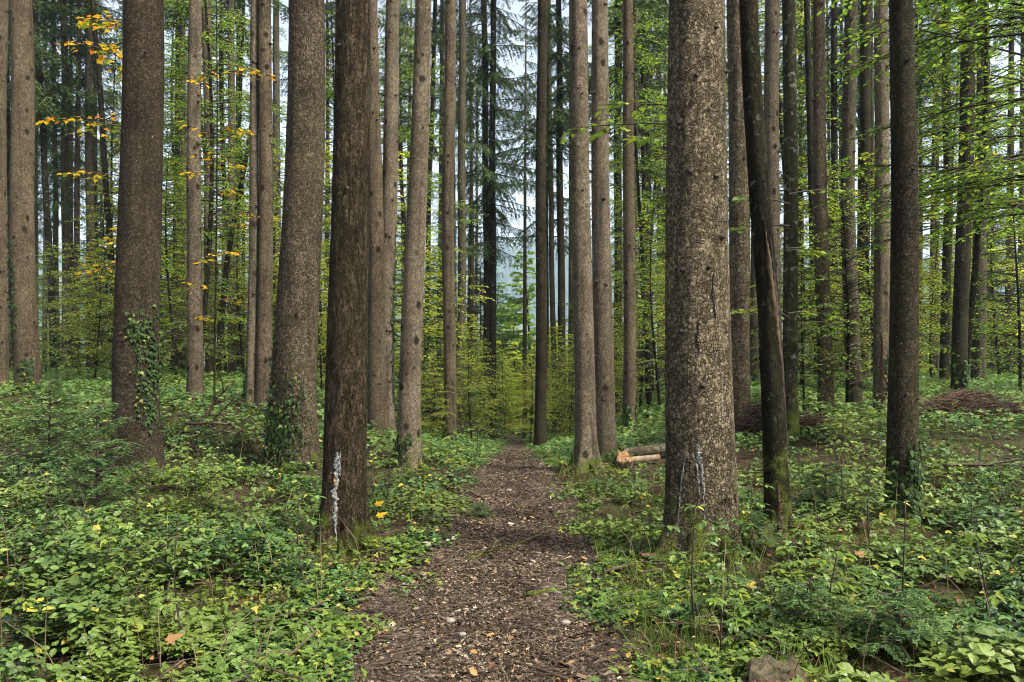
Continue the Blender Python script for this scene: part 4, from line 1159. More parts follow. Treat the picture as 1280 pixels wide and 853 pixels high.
# ------------------------------------------------------------------ undergrowth
def scatter(n, y0, y1, dens_pow=1.0, margin=1.12):
    """points spread over the wedge of ground in front of the camera"""
    u = rng.random(n)
    Y = y0 * (y1 / y0) ** u if dens_pow == 1.0 else y0 + (y1 - y0) * u ** dens_pow
    X = rng.uniform(-1, 1, n) * Y * .637 * margin
    return X, Y


def off_path(X, Y, extra=0.0):
    w = path_hw(Y) * .93 + extra * .5 + (fbm(X * 2.2 + 7, Y * 2.2, 61) - .5) * .75 + rng.normal(0, .07, len(X))
    return np.abs(X - path_x(Y)) > w


def off_trunks(X, Y, k=0.75):
    ok = np.ones(len(X), bool)
    for bx, by, br in BASES:
        ok &= (X - bx) ** 2 + (Y - by) ** 2 > (br * k) ** 2
    return ok


def cover_h(X, Y):
    d = np.abs(X - path_x(Y)) - path_hw(Y)
    c = (.03 + .15 * smooth(.32, .68, fbm(X * 1.3 + 4, Y * 1.3, 71)) + .09 * fbm(X * 4.5, Y * 4.5, 72, 2)) * smooth(-.15, 1.3, d) + .02
    for bx, by, br in BASES:
        if by < 12:
            c = c * (.45 + .55 * smooth(br, br + .45, np.hypot(X - bx, Y - by)))
    return c


def clear_spots(X, Y):
    """spots where the floor lies open: before the stumps, logs and along the trunk feet"""
    ok = np.ones(len(X), bool)
    for px, py, r in CLEAR:
        cx, cy = hit(px, py)
        ok &= (X - cx) ** 2 + (Y - cy) ** 2 > r * r
    return ok


CLEAR = [(790, 580, .34), (815, 582, .34), (840, 585, .3), (775, 582, .25), (800, 590, .3), (850, 705, .36), (905, 705, .3), (925, 690, .25), (455, 700, .25), (420, 705, .25), (745, 600, .3), (715, 598, .25), (815, 592, .3), (520, 592, .2), (972, 675, .25), (1127, 660, .25), (170, 610, .25), (970, 690, .2), (968, 885, .2), (776, 592, .26), (800, 594, .3), (775, 605, .2), (835, 715, .28), (800, 735, .22), (563, 784, .1), (870, 705, .25), (440, 700, .18), (208, 850, .15), (730, 600, .2)]


def patch_mask(X, Y, thr, seed, f=1.3):
    return fbm(X * f, Y * f, seed) > thr


# bramble leaves, near and middle
mb = MB()
X, Y = scatter(74000, 3.2, 11.5)
k = off_path(X, Y, .1) & off_trunks(X, Y) & (fbm(X * 1.9, Y * 1.9, 81) > np.where(X < 0, .42, .45)) & clear_spots(X, Y)
X, Y = X[k], Y[k]
n = len(X)
hh = cover_h(X, Y)
f = rng.uniform(.15, 1.08, n)
Z = h(X, Y) + hh * f + .02
# leaves lean the way their clump's surface slopes
e = .12
gxs = (cover_h(X + e, Y) - cover_h(X - e, Y)) / (2 * e); gys = (cover_h(X, Y + e) - cover_h(X, Y - e)) / (2 * e)
U = norm(up_tilt(n, .34) + np.stack([-gxs, -gys, np.zeros(n)], 1) * .7)
S = rng.uniform(.022, .050, n)
oval = fbm(X * 1.2 + 30, Y * 1.2, 84) > np.where(X < 0, .50, .62)
P = np.column_stack([X, Y, Z]); D = flat_dirs(n, .25)
inst(mb, TRI, P[~oval], D[~oval], U[~oval], S[~oval])
for sg in (1, -1):
    inst(mb, T_leaflet(.36), P[oval] + sg * D[oval] * .006, sg * D[oval] + [0, 0, .1], U[oval], S[oval] * rng.uniform(1.0, 1.7, oval.sum()))
kk = rng.random(n) < .16
for x, y, z in zip(X[kk][:3200], Y[kk][:3200], Z[kk][:3200]):
    b = np.array([x + rng.normal(0, .04), y + rng.normal(0, .04), hf(x, y) - .01])
    tube(mb, [b, (b + [x, y, z]) / 2 + rng.normal(0, .012, 3), [x, y, z]], .002, 3, 1, cap=False)
o = mb.build('bramble_undergrowth', [M['bramble'], M['twig']])
tag(o, 'low green three leaved bramble carpet on both banks near the path', 'undergrowth', kind='stuff')

# twigs shed over the floor
mb = MB()
X, Y = scatter(1100, 3.1, 14)
k = off_path(X, Y, .0) | (rng.random(len(X)) < .5)
for x, y in zip(X[k], Y[k]):
    a_ = rng.uniform(0, 6.28); l = rng.uniform(.05, .28)
    up = rng.uniform(.02, .09) if abs(x - float(path_x(y))) > .7 else .03
    dd = np.array([math.cos(a_) * l, math.sin(a_) * l, rng.normal(0, .03) if up > .03 else 0])
    c_ = np.array([x, y, hf(x, y) + up])
    tube(mb, [c_ - dd, c_ + rng.normal(0, .012, 3) * [1, 1, .3], c_ + dd], rng.uniform(.0025, .007) * np.array([1, .8, .4]), 5, 0)
o = mb.build('shed_twigs', M['deadwood'])
tag(o, 'thin dark shed twigs strewn over path and banks', 'twigs', kind='stuff')

mb = MB()
X, Y = scatter(90000, 10.5, 34, .8)
k = off_path(X, Y, .05) & off_trunks(X, Y) & (fbm(X * .9, Y * .9, 83) > np.where(X < 0, .28, .2)) & clear_spots(X, Y)
X, Y = X[k], Y[k]; n = len(X)
Z = h(X, Y) + (cover_h(X, Y) * 1.0 + .02) * rng.uniform(.2, 1.1, n)
inst(mb, TRIS, np.column_stack([X, Y, Z]), flat_dirs(n, .25), up_tilt(n, .35), rng.uniform(.05, .085, n))
X, Y = scatter(16000, 30, 75, .8)
k = off_path(X, Y, .1); X, Y = X[k], Y[k]; n = len(X)
inst(mb, TRIS, np.column_stack([X, Y, h(X, Y) + rng.uniform(.05, .7, n)]), flat_dirs(n, .25), up_tilt(n, .35), rng.uniform(.15, .3, n))
o = mb.build('leafy_undergrowth', [M['bramble_far']])
tag(o, 'pale green leafy ground cover between the farther trunks', 'undergrowth', kind='stuff')

# small bright leaves along the path verges and on the right bank
mb = MB()
X, Y = scatter(30000, 3.2, 16)
d = np.abs(X - path_x(Y)) - path_hw(Y)
k = off_path(X, Y, -.02) & off_trunks(X, Y) & ((d < .75) & (fbm(X * 2, Y * 2, 91) > .42) | (fbm(X * 1.1 + 20, Y * 1.1, 92) > .6))
X, Y = X[k], Y[k]; n = len(X)
Z = h(X, Y) + rng.uniform(.015, .09, n) + cover_h(X, Y) * .45 * rng.random(n)
inst(mb, TRIS, np.column_stack([X, Y, Z]), flat_dirs(n, .3), up_tilt(n, .4), rng.uniform(.016, .038, n))
o = mb.build('clover_leaves', [M['sprout']])
tag(o, 'small bright clover like leaves along the path verges', 'undergrowth', kind='stuff')

# moss
mb = MB()
X, Y = scatter(60000, 3.1, 9.5)
k = off_path(X, Y, -.06) & (fbm(X * 1.5 + 3, Y * 1.5, 95) > np.where(X < 0, .5, .40))
X, Y = X[k], Y[k]
for bx, by, brd in BASES:
    if by < 12:
        m_ = 700
        a = rng.uniform(0, 6.28, m_); r_ = brd * rng.uniform(.9, 1.7, m_)
        X = np.concatenate([X, bx + r_ * np.cos(a)]); Y = np.concatenate([Y, by + r_ * np.sin(a)])
n = len(X)
D = norm(np.stack([rng.normal(0, .8, n), rng.normal(0, .8, n), np.ones(n) * .8], 1))
inst(mb, NEED, np.column_stack([X, Y, h(X, Y) + rng.uniform(-.005, .03, n)]), D, norm(rng.normal(0, 1, (n, 3))), np.stack([rng.uniform(.015, .04, n), rng.uniform(.03, .07, n), np.ones(n) * .02], 1))
o = mb.build('moss', [M['moss']])
tag(o, 'olive green moss tufts on the forest floor', 'moss', kind='stuff')

# grass
mb = MB()
X, Y = scatter(26000, 3.2, 15)
d = X - path_x(Y) - path_hw(Y)
k = off_path(X, Y, -.05) & off_trunks(X, Y) & (((d > 0) & (d < 1.0) & (fbm(X * 2.2, Y * 1.6, 97) > .44)) | (fbm(X * 1.7, Y * 1.7, 98) > .66))
X, Y = X[k], Y[k]; n = len(X)
D = norm(np.stack([rng.normal(0, .45, n), rng.normal(0, .45, n), np.ones(n)], 1))
inst(mb, BLADE, np.column_stack([X, Y, h(X, Y)]), D, norm(rng.normal(0, 1, (n, 3)) + 1e-3), np.stack([rng.uniform(.06, .2, n), rng.uniform(.08, .16, n), rng.uniform(.1, .3, n)], 1))
o = mb.build('grass', [M['grass']])
tag(o, 'thin green grass on the right verge of the path', 'grass', kind='stuff')

# fallen leaves
mb = MB()
X, Y = scatter(5200, 3.1, 16)
k = (fbm(X * .8, Y * .8, 101) > .42) & ((np.abs(X - path_x(Y)) > path_hw(Y)) | (rng.random(len(X)) < .4)); X, Y = X[k], Y[k]; n = len(X)
inst(mb, LEAF, np.column_stack([X, Y, h(X, Y) + .03 + rng.uniform(0, .02, n)]), flat_dirs(n, .25), up_tilt(n, .45), np.stack([rng.uniform(.02, .058, n)] * 2 + [rng.uniform(.05, .3, n) * .3], 1))
o = mb.build('fallen_leaves', [M['litter']])
tag(o, 'brown and yellow fallen leaves scattered over path and banks', 'leaf litter', kind='stuff')

# path litter
mb = MB()
n = 120000
Y = 2.9 * (15 / 2.9) ** rng.random(n)
X = path_x(Y) + rng.normal(0, .5, n) * path_hw(Y) * 1.25
k = (np.abs(X - path_x(Y)) < path_hw(Y) * 1.45) & (fbm(X * 2.6, Y * 2.0, 131) + rng.normal(0, .09, n) > .40); X, Y = X[k], Y[k]; n = len(X)
L = np.exp(rng.normal(-4.65, .6, n)).clip(.004, .055)
inst(mb, CHIP, np.column_stack([X, Y, h(X, Y) + .024 + rng.uniform(-.004, .012, n)]), flat_dirs(n, .25), up_tilt(n, .45), np.stack([L, L * rng.uniform(.35, 1.1, n), L * .5], 1))
m_ = 1500
Y = 2.9 * (14 / 2.9) ** rng.random(m_); X = path_x(Y) + rng.normal(0, .5, m_) * path_hw(Y) * 1.2
D = flat_dirs(m_, .05)
inst(mb, (NEED[0] * [1, .35, 1], [], NEED[2]), np.column_stack([X, Y, h(X, Y) + .034]), D, up_tilt(m_, .3), np.stack([rng.uniform(.04, .16, m_), rng.uniform(.1, .2, m_), np.ones(m_)], 1))
o = mb.build('path_litter', [M['chips']])
tag(o, 'wood chips, bark bits and grit strewn over the brown path', 'path litter', kind='stuff')
mb = MB()
m_ = 900
Y = 2.9 * (16 / 2.9) ** rng.random(m_); X = path_x(Y) + rng.normal(0, .42, m_) * path_hw(Y)
s = np.exp(rng.normal(-4.3, .5, m_)).clip(.006, .045)
inst(mb, PEB, np.column_stack([X, Y, h(X, Y) + .022]), flat_dirs(m_, 0), up_tilt(m_, .15), np.stack([s, s * rng.uniform(.6, 1, m_), s * .8], 1))
o = mb.build('gravel', [M['stone']], None, True)
tag(o, 'pale grey gravel stones pressed into the path', 'gravel', kind='stuff')

# ------------------------------------------------------------------ things on the floor
def stick(name, label, cat, pts_px, r0, lift=.03, mat='deadwood', twigs=0, group=None, arch=0.0, Ys=None):
    P = []
    for k, (px, py) in enumerate(pts_px):
        X, Y = hit(px, py) if Ys is None else at(px, Ys[k])
        zz = hf(X, Y) + lift if Ys is None else CAMH - (py - HOR) / FPX * Y
        P.append([X, Y, zz])
    P = np.array(P)
    n = max(8, len(P) * 4)
    t = np.linspace(0, 1, n); s = np.linspace(0, 1, len(P))
    C = np.column_stack([np.interp(t, s, P[:, j]) for j in range(3)])
    C[:, 2] += arch * np.sin(t * np.pi)
    C += rng.normal(0, r0 * .35, C.shape)
    base = C[0].copy()
    mb = MB()
    tube(mb, C - base, np.linspace(r0, r0 * .45, n), 7, 0, jitter=.12)
    o = mb.build(name, M[mat], None, True, base)
    tag(o, label, cat, group)
    for k in range(twigs):
        i0 = rng.integers(2, n - 2)
        d = norm(C[i0 + 1] - C[i0 - 1]) + rng.normal(0, .6, 3); d[2] = abs(d[2]) * .5
        l = r0 * rng.uniform(10, 24)
        q = C[i0] - base
        mt = MB(); tube(mt, [q, q + d * l * .5, q + d * l + rng.normal(0, l * .1, 3)], [r0 * .45, r0 * .3, r0 * .12], 5)
        mt.build('twig', M[mat], o, True)
    return o


stick('fallen_stick', 'crooked dark stick lying across the left verge of the path', 'stick', [(553, 611), (580, 616), (607, 629)], .018, twigs=1)
stick('fallen_stick', 'thin brown stick lying flat in the middle of the path', 'stick', [(643, 811), (670, 807), (694, 806)], .008, twigs=1)
stick('fallen_stick', 'short pale bent stick at the bottom edge of the path', 'stick', [(596, 850), (625, 845), (634, 853)], .010)
stick('mossy_branch', 'mossy dark branch lying on the right half of the path', 'branch', [(655, 751), (690, 744), (722, 740)], .016, mat='lichen', twigs=3)
stick('mossy_branch', 'small mossy twig left of the path centre', 'branch', [(583, 704), (600, 700), (616, 697)], .014, mat='lichen', twigs=2)
stick('fallen_stick', 'brown stick half buried in leaves near the lower left corner', 'stick', [(300, 838), (345, 834), (385, 832)], .012, lift=.06, twigs=1)
stick('fallen_branch', 'reddish dead branch at the foot of the scaly giant', 'branch', [(800, 712), (835, 706), (878, 704)], .017, lift=.09, mat='rotwood', twigs=2)
stick('fallen_branch', 'dark dead branch poking onto the path below the scaly giant', 'branch', [(757, 729), (800, 716), (836, 722)], .014, lift=.07, twigs=3)
# the left branch pile
g_ = 'dead branches piled behind the big brown trunk'
for pts, r, lab in [
    ([(240, 545), (262, 512), (290, 478)], .022, 'dark dead branch standing up steeply from the branch pile'),
    ([(228, 548), (262, 530), (300, 490)], .018, 'dead branch leaning right over the branch pile'),
    ([(232, 528), (285, 530), (345, 560)], .022, 'long arched dead branch on top of the pile'),
    ([(265, 536), (300, 543), (345, 556)], .016, 'short dead branch lying low at the right end of the pile')]:
    Yb = hit(pts[0][0], 548)[1]
    stick('dead_branch', lab, 'branch', pts, r, Ys=[Yb, Yb + .2, Yb + .1], twigs=3, group=g_)
stick('dead_branch', 'long bare bramble cane bowing right of the pale straight spruce', 'branch', [(262, 520), (270, 480), (283, 452), (310, 440)], .006, Ys=[9.8, 9.8, 9.8, 9.9], twigs=1)
stick('dead_branch', 'thin dry stalk standing before the dark ivied front trunk', 'stick', [(1068, 715), (1075, 675), (1084, 638)], .006, Ys=[6.4, 6.4, 6.45], mat='splinter')
stick('dead_branch', 'dark dead branch sloping down at the far right edge', 'branch', [(1180, 600), (1235, 600), (1290, 592)], .018, lift=.15, twigs=3)
stick('dead_branch', 'leaning dead twig against the foot of the big brown trunk', 'branch', [(200, 610), (182, 590), (170, 575)], .007, Ys=[8.4, 8.5, 8.6])


def log(name, label, p0, p1, r, seg=18, mat='logbark'):
    p0 = np.array(p0); p1 = np.array(p1)
    t = np.linspace(0, 1, 14)[:, None]
    C = p0 + (p1 - p0) * t
    o = thing(name, label, 'log', tuple(p0))
    mb = MB(); tube(mb, C - p0, r * (1 - .12 * t[:, 0]), seg, 0, cap=False, jitter=.03)
    mb.build('bark', M[mat], o, True)
    d = norm(p1 - p0)
    for q, s in ((p0, -1), (p1, 1)):
        me = MB(); tube(me, [q - p0 - d * .03 * s, q - p0 + d * .004 * s], r * .985, seg)
        me.build('cut_end', M['cutwood'], o)
    return o


def P3(px, py, Y): return [(px - CX) / FPX * Y, Y, CAMH - (py - HOR) / FPX * Y]


X0, Y0 = hit(785, 584)
def on(x, y, up): return [x, y, hf(x, y) + up]
log('log', 'thicker mossy log lying behind the orange stump', on(X0 + .02, Y0 + .45, .11), on(X0 + .75, Y0 + .55, .11), .075)
log('log', 'thin pale log lying in front of the thicker one', on(X0 - .08, Y0 + .12, .07), on(X0 + .42, Y0 + .22, .07), .045, mat='palelog')


def stump(name, label, px, py, r, H_, sideM, topM, jag=.03):
    X, Y = hit(px, py)
    bz = hf(X, Y)
    t = thing(name, label, 'stump', (X, Y, bz))
    seg = 36
    th = np.linspace(0, 2 * np.pi, seg, endpoint=False)
    lob = 1 + .10 * np.cos(3 * th + 1) + .07 * np.cos(5 * th + .4) + .03 * rng.normal(0, 1, seg)
    zz = np.array([-.1, .02, .08, H_ * .5, H_ * .9, H_])
    rr = np.array([1.45, 1.3, 1.12, 1.02, 1.0, .96]) * r
    V = []
    for z, q in zip(zz, rr):
        V.append(np.column_stack([q * lob * np.cos(th), q * lob * np.sin(th), z + (jag * (fbm(th * 4, th * 0 + 1, 5) - .5) * 2 if z == H_ else 0) + th * 0]))
    V = np.concatenate(V); n = len(zz)
    i = np.arange(n - 1)[:, None] * seg; j = np.arange(seg)[None]; j2 = (j + 1) % seg
    MB().add(V, np.stack([i + j, i + j2, i + seg + j2, i + seg + j], -1).reshape(-1, 4)).build('stump_side', M[sideM], t, True)
    mb = MB()
    rings = [1.0, .85, .6, .3, 0.02]
    V = []
    for k, q in enumerate(rings):
        zt = H_ + .004 + jag * (fbm(np.cos(th) * q * 3 + 4, np.sin(th) * q * 3, 8) - .5) * 1.2
        if k == 0: zt = V0z = H_ + jag * (fbm(th * 4, th * 0 + 1, 5) - .5) * 2 + .001
        V.append(np.column_stack([q * .955 * r * lob * np.cos(th), q * .955 * r * lob * np.sin(th), zt]))
    V = np.concatenate(V); n = len(rings)
    i = np.arange(n - 1)[:, None] * seg
    mb.add(V, np.stack([i + j, i + j2, i + seg + j2, i + seg + j], -1).reshape(-1, 4)).build('stump_top', M[topM], t, True)
    return t


st_ = stump('tree_stump', 'fresh orange cut stump beside the two close pale spruces', 777, 586, .10, .20, 'logbark', 'cutwood', .06)
st_.rotation_euler = (R(38), R(6), 0)
M['oldtop'] = plain('old_stump_top', (0.018, 0.022, 0.008), (0.085, 0.062, 0.036), 22, bump=1.0)
M['oldside'] = plain('old_stump_side', (0.012, 0.008, 0.005), (0.11, 0.06, 0.034), 40, bump=1.0, stretch=(1, 1, 0.15))
stump('tree_stump', 'old weathered brown stump at the bottom edge right of the path', 967, 872, .118, .13, 'oldside', 'oldtop', .06)


def brush_heap(name, label, px, py, w, d, hgt, n, mat):
    X, Y = hit(px, py); bz = hf(X, Y)
    mb = MB()
    for k in range(n):
        a = rng.uniform(0, 6.28); q = math.sqrt(rng.random())
        x, y = q * w * math.cos(a), q * d * math.sin(a)
        top = hgt * (1 - q * q) ** .6
        z = top * rng.uniform(.3, 1.0)
        b = rng.uniform(0, 6.28); l = rng.uniform(.12, .4)
        dd = np.array([math.cos(b), math.sin(b), rng.normal(0, .25)]) * l
        c = np.array([x, y, z])
        tube(mb, [c - dd, c + [0, 0, .03 * rng.random()], c + dd], [.003, .006, .003], 4, 0, cap=False)
    k = 9
    V = [[0, 0, hgt * .75]]
    T = []
    for ri, q in enumerate((.5, 1.0)):
        for s in range(18):
            a = s / 18 * 6.283
            V.append([q * w * math.cos(a) * .95, q * d * math.sin(a) * .95, (hgt * .55 if ri == 0 else -.05) + rng.normal(0, .02)])
    for s in range(18):
        s2 = (s + 1) % 18
        T += [[0, 1 + s, 1 + s2], [1 + s, 19 + s, 19 + s2], [1 + s, 19 + s2, 1 + s2]]
    mb.add(V, None, T, 0)
    o = mb.build(name, M[mat], None, False, (X, Y, bz))
    return tag(o, label, 'brush heap')


brush_heap('brush_heap', 'rounded heap of brown dry brushwood below the trunks on the right', 1213, 519, .75, .5, .36, 620, 'brush')
brush_heap('root_plate', 'reddish brown uprooted root mass at the foot of the pinkish spruce', 1003, 540, .26, .2, .26, 260, 'brush')
brush_heap('root_plate', 'dark red root mass between the flaky spruce and the split beech', 946, 545, .15, .15, .5, 260, 'brush')

# stones you can pick out on the path, and the big fallen maple leaf
def stone(px, py, s, label):
    X, Y = hit(px, py)
    mb = MB(); mb.add(PEB[0] * [s, s * .85, s * .9], None, PEB[2])
    tag(mb.build('stone', M['stone'], None, True, (X, Y, hf(X, Y) + .03)), label, 'stone', 'stones on the path')


stone(563, 784, .06, 'round pale stone left of the path centre')
stone(578, 801, .045, 'flat whitish stone just below the round pale one')
stone(707, 786, .06, 'grey stone near the right side of the path')
stone(532, 687, .09, 'flat grey stone on the left verge below the resin streaked trunk')
stone(636, 617, .07, 'low grey stone near the far end of the path')
stone(510, 704, .05, 'small brown grey stone on the left edge of the path')
stone(733, 712, .05, 'dark stone at the right edge of the path')
for px, py, s, lab, mt in [(208, 846, .10, 'large pale brown fallen maple leaf at the bottom left edge', 'litter'), (1072, 728, .09, 'orange brown fallen leaf in the right undergrowth', 'litter'), (472, 672, .11, 'bright yellow leaf beside the foot of the resin streaked trunk', 'maple'), (470, 655, .11, 'yellow leaf standing above another beside the resin streaked trunk', 'maple')]:
    X, Y = hit(px, py)
    mb = MB()
    inst(mb, LOB, [[0, 0, 0]], [[.5, .3, .25]], [[-.1, -.55, 1]], [s])
    tag(mb.build('fallen_leaf', M[mt], None, False, (X, Y, hf(X, Y) + .16)), lab, 'leaf', 'large single leaves')

# saplings and seedlings in the undergrowth
def seedling_mesh(H_, nleaf, leaf, lmat, tmpl=LEAF):
    c = stem_curve(H_, .025, 7)
    tb = MB(); tube(tb, c, np.linspace(.006, .002, 7), 5)
    cb = MB(); t = np.linspace(0, 1, 7)
    for k in range(nleaf):
        f = .3 + .7 * (k + .5) / nleaf
        q = np.array([np.interp(f, t, c[:, j]) for j in range(3)])
        spray(cb, q, k * 2.4 + rng.normal(0, .4), H_ * .38 * (1.25 - f * .8), R(rng.uniform(0, 25)), leaf, tmpl, leaf * .8, twigs=2, rad=.0025, droop=.25, tilt=.25)
    return tb.mesh('stem', [M['twig']], True), cb.mesh('leaves', [M[lmat], M['twig']])


FLOOR = [(170, 610, 'the big flecked brown spruce'), (430, 690, 'the resin streaked left spruce'), (510, 590, 'the leaning knotty spruce'), (366, 590, 'the big pebbled spruce'), (880, 695, 'the scaly giant'), (972, 668, 'the split bent beech'),
         (1127, 655, 'the dark front spruce'), (967, 840, 'the old bottom stump'), (208, 846, 'the fallen maple leaf'), (124, 655, 'the waist high spruce sapling'), (62, 590, 'the left edge spruce sapling'), (800, 580, 'the fallen logs'),
         (1213, 519, 'the brush heap'), (610, 560, 'the dark paired trunks'), (290, 545, 'the dead branch pile'), (1270, 700, 'the right edge'), (835, 715, 'the reddish dead branch'), (563, 784, 'the round pale stone'), (1072, 728, 'the orange fallen leaf')]


def beside(px, py):
    q = min(FLOOR, key=lambda m: (m[0] - px) ** 2 + 2 * (m[1] - py) ** 2)
    dx, dy = px - q[0], py - q[1]
    where = ('right of ' if dx > 0 else 'left of ') if abs(dx) > abs(dy) * .8 else ('in front of ' if dy > 0 else 'behind ')
    return where + q[2]


def fam2(name, cat, group, meshes, spots, parts=('stem', 'leaves')):
    protos = []
    for ms in meshes:
        r = thing(name, 'x', cat, (0, 0, -500), 0, group)
        link(parts[0], ms[0], r); link(parts[1], ms[1], r)
        protos.append(r)
    for px, py, s, v, lab in spots:
        X, Y = hit(px, py)
        dup(protos[v], (X, Y, hf(X, Y) - .02), rng.uniform(0, 6.28), s, lab, group)
    for p in protos: drop(p)


SD = [seedling_mesh(.5, 7, .06, 'sprout'), seedling_mesh(.65, 9, .055, 'bramble'), seedling_mesh(.38, 5, .07, 'sprout')]
spots = []
for px, py in [(900, 780), (925, 735), (985, 745), (1040, 790), (870, 800), (905, 830), (1000, 700), (1090, 700), (1150, 720), (1060, 650), (1020, 620), (1215, 690), (1010, 590), (1060, 590), (1180, 620), (840, 640), (800, 700), (945, 700), (1230, 790), (1130, 780), (1250, 640), (790, 650)]:
    v = int(rng.integers(0, 3))
    spots.append((px, py, rng.uniform(.75, 1.15), v, ['yellow green seedling ', 'dark green tall seedling ', 'short broad leaved seedling '][v] + beside(px, py)))
for px, py in [(60, 700), (130, 760), (250, 655), (298, 610), (40, 600), (215, 640), (480, 640), (530, 600), (330, 700), (560, 585), (595, 575), (110, 560), (300, 560), (380, 740), (230, 820), (20, 840)]:
    v = int(rng.integers(0, 3))
    spots.append((px, py, rng.uniform(.7, 1.1), v, ['yellow green seedling ', 'dark green tall seedling ', 'short broad leaved seedling '][v] + beside(px, py)))
fam2('tree_seedling', 'seedling', 'seedlings in the undergrowth', SD, spots)


def sapling_spruce(H_, nb, L_):
    tb = MB(); tube(tb, stem_curve(H_, .015, 7), np.linspace(.012, .003, 7), 6)
    cb = MB()
    for k in range(nb):
        g = (k + rng.random() * .5) / nb
        spruce_branch(cb, (0, 0, H_ * (.12 + .86 * g)), k * 2.4, L_ * (1 - g) ** .8 + .05, R(rng.uniform(5, 30)), .034, .035, .15, .12, .009, nw=1.0)
    return tb.mesh('trunk', [M['twig']], True), cb.mesh('crown', [M['needle_bright'], M['twig']])


SS = [sapling_spruce(1.05, 19, .38), sapling_spruce(.45, 14, .3)]
fam2('spruce_sapling', 'young spruce', 'little spruces in the undergrowth', SS, [
    (124, 655, 1.0, 0, 'waist high spruce sapling left of the big brown trunk'), (62, 590, 1.0, 0, 'spruce sapling near the left edge'),
    (1120, 822, 0.8, 1, 'low pale spruce sapling near the bottom right, right of the old stump'), (1010, 795, .7, 1, 'low spruce sapling just above the old stump'),
    (600, 650, .4, 1, 'tiny spruce sapling beside the path'), (1030, 640, 1.0, 1, 'little spruce right of the split beech foot'), (935, 690, .7, 1, 'low mossy green spruce in front of the split beech')],
     ('trunk', 'crown'))

# ferns
def fern_mesh(nf, L):
    sb, cb = MB(), MB()
    for k in range(nf):
        a = k * 6.283 / nf + rng.normal(0, .25); l = L * rng.uniform(.75, 1.1)
        t = np.linspace(0, 1, 22)
        rr = l * (t - .18 * t ** 3); zz = l * (.85 * t - .75 * t * t)
        C = np.column_stack([rr * math.cos(a), rr * math.sin(a), zz])
        tube(sb, C[::3], np.linspace(.003, .0008, len(C[::3])), 4, 0, cap=False)
        w_ = np.sin(np.clip((t - .1) / .9, 0, 1) * np.pi) ** .7 * (1 - .45 * t) * l * .3 + .004
        tg = norm(np.gradient(C, axis=0)); sd = np.array([-math.sin(a), math.cos(a), 0])
        for sg in (1, -1):
            D = norm(sd * sg + tg * .35 + [0, 0, -.15] + rng.normal(0, .06, (22, 3)))
            inst(cb, DIA, C[3:], D[3:], np.tile([0, 0, 1.0], (19, 1)) + tg[3:] * .1, np.stack([w_[3:], np.full(19, l * .06), w_[3:] * .5], 1))
    return sb.mesh('stem', [M['twig']], True), cb.mesh('fronds', [M['fern']])


M['fern'] = leafmat('fern_frond', [(0, (0.05, 0.095, 0.018)), (0.7, (0.10, 0.165, 0.03)), (1, (0.2, 0.2, 0.04))], 0.3, 0.5, 0.3, 0.0)
FN = [fern_mesh(6, .38), fern_mesh(8, .48)]
fam2('fern', 'fern', 'ferns in the undergrowth', FN, [(px, py, rng.uniform(.7, 1.0), int(k % 2), ['small fern ', 'full fern '][k % 2] + beside(px, py)) for k, (px, py) in enumerate(
    [(905, 765), (1025, 725), (1185, 765), (1240, 715), (865, 775), (1150, 690), (60, 645), (232, 640), (335, 650), (95, 725), (1190, 640), (1035, 600)])], ('stem', 'fronds'))
# dry stalks
mb = MB()
X, Y = scatter(420, 3.4, 13)
k = off_path(X, Y, .2) & off_trunks(X, Y); X, Y = X[k], Y[k]
for x, y in zip(X, Y):
    hh_ = rng.uniform(.15, .5); ln = rng.normal(0, .12, 2)
    b_ = np.array([x, y, hf(x, y) - .02])
    tube(mb, [b_, b_ + [ln[0] * .3, ln[1] * .3, hh_ * .55], b_ + [ln[0], ln[1], hh_]], [.003, .0022, .001], 4, 0, cap=False)
o = mb.build('dry_stalks', [M['stalk']])
tag(o, 'thin dry tan stalks standing in the undergrowth', 'stalks', kind='stuff')

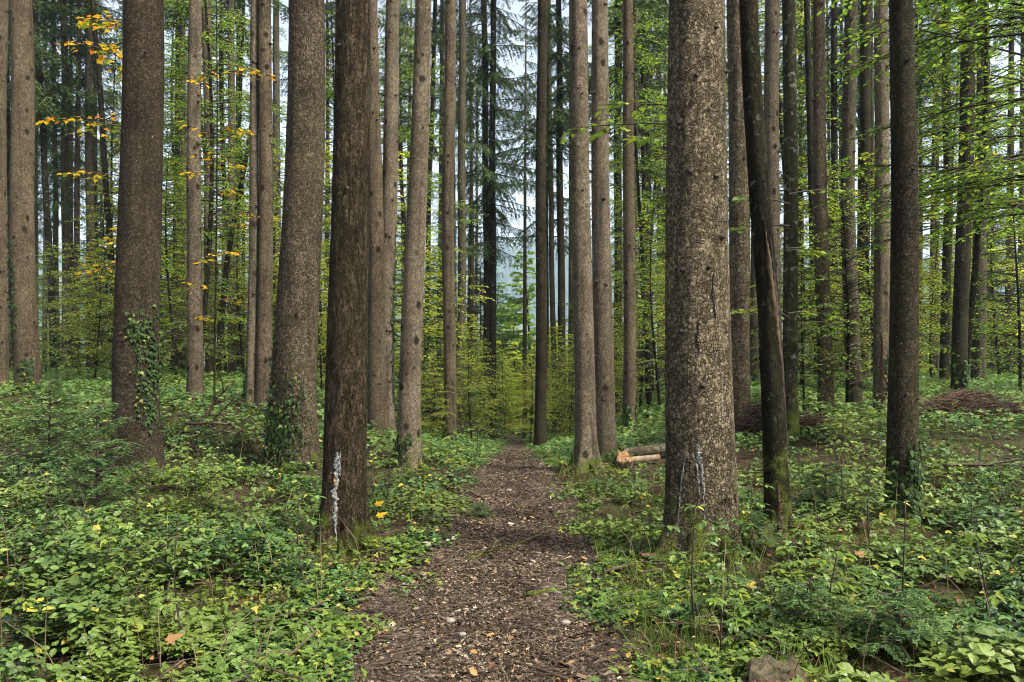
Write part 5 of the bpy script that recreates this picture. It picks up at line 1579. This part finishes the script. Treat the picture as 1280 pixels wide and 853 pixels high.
# ------------------------------------------------------------------ haze
import bmesh
bm = bmesh.new(); bmesh.ops.create_cube(bm, size=1.0)
me = bpy.data.meshes.new('haze'); bm.to_mesh(me); bm.free()
m, nt = newmat('valley_haze')
pv = nt.nodes.new('ShaderNodeVolumePrincipled')
pv.inputs['Color'].default_value = (0.64, 0.82, 1.0, 1)
pv.inputs['Density'].default_value = 0.00027
pv.inputs['Anisotropy'].default_value = 0.0
oo = nt.nodes.new('ShaderNodeOutputMaterial'); nt.links.new(pv.outputs[0], oo.inputs['Volume'])
me.materials.append(m)
HAZE = True
if HAZE:
    ho_ = link('haze', me, None, (0, 1290, 110)); ho_.scale = (3900, 2640, 440)
    tag(ho_, kind='stuff')

# ------------------------------------------------------------------ light, sky, camera
w = bpy.data.worlds.new('World'); scene.world = w; w.use_nodes = True
nt = w.node_tree; nt.nodes.clear(); n = N(nt)
sky = n('ShaderNodeTexSky', sky_type='NISHITA', sun_disc=False, sun_elevation=R(52), sun_rotation=R(122), air_density=1.0, dust_density=4.0, ozone_density=1.0)
hs = n('ShaderNodeHueSaturation', {'Color': sky.outputs[0], 'Saturation': 0.5})
bg = n('ShaderNodeBackground', {'Color': hs.outputs[0], 'Strength': 0.058})
ow = n('ShaderNodeOutputWorld', {0: bg.outputs[0]})

sl = bpy.data.lights.new('sun', 'SUN'); sl.energy = 1.5; sl.angle = R(10); sl.color = (1, .94, .84)
so = link('sun', sl)
el, rot = R(52), R(122)
dirv = Vector((math.cos(el) * math.sin(rot), math.cos(el) * math.cos(rot), math.sin(el)))   # towards the sun
so.rotation_euler = dirv.to_track_quat('Z', 'Y').to_euler()
so.location = (0, -5, 30)

cam = bpy.data.cameras.new('camera'); co = link('camera', cam, None, (0, 0, CAMH))
cam.sensor_width = 36; cam.lens = 36 * FPX / 1280
co.rotation_euler = (R(90), 0, 0)
cam.shift_y = (HOR - 426.5) / 1280
cam.clip_start = .05; cam.clip_end = 6000
scene.camera = co

scene.view_settings.view_transform = 'Standard'
scene.view_settings.look = 'None'
scene.view_settings.exposure = 2.62
scene.view_settings.gamma = 1.0
scene.view_settings.use_curve_mapping = False
cy = scene.cycles
cy.use_denoising = True
try:
    cy.denoiser = 'OPENIMAGEDENOISE'; cy.denoising_input_passes = 'RGB_ALBEDO_NORMAL'
except Exception:
    pass
cy.max_bounces = 8; cy.diffuse_bounces = 2; cy.glossy_bounces = 2; cy.transmission_bounces = 3; cy.volume_bounces = 2; cy.transparent_max_bounces = 8
cy.caustics_reflective = False; cy.caustics_refractive = False
cy.filter_width = 1.05
scene.render.film_transparent = False
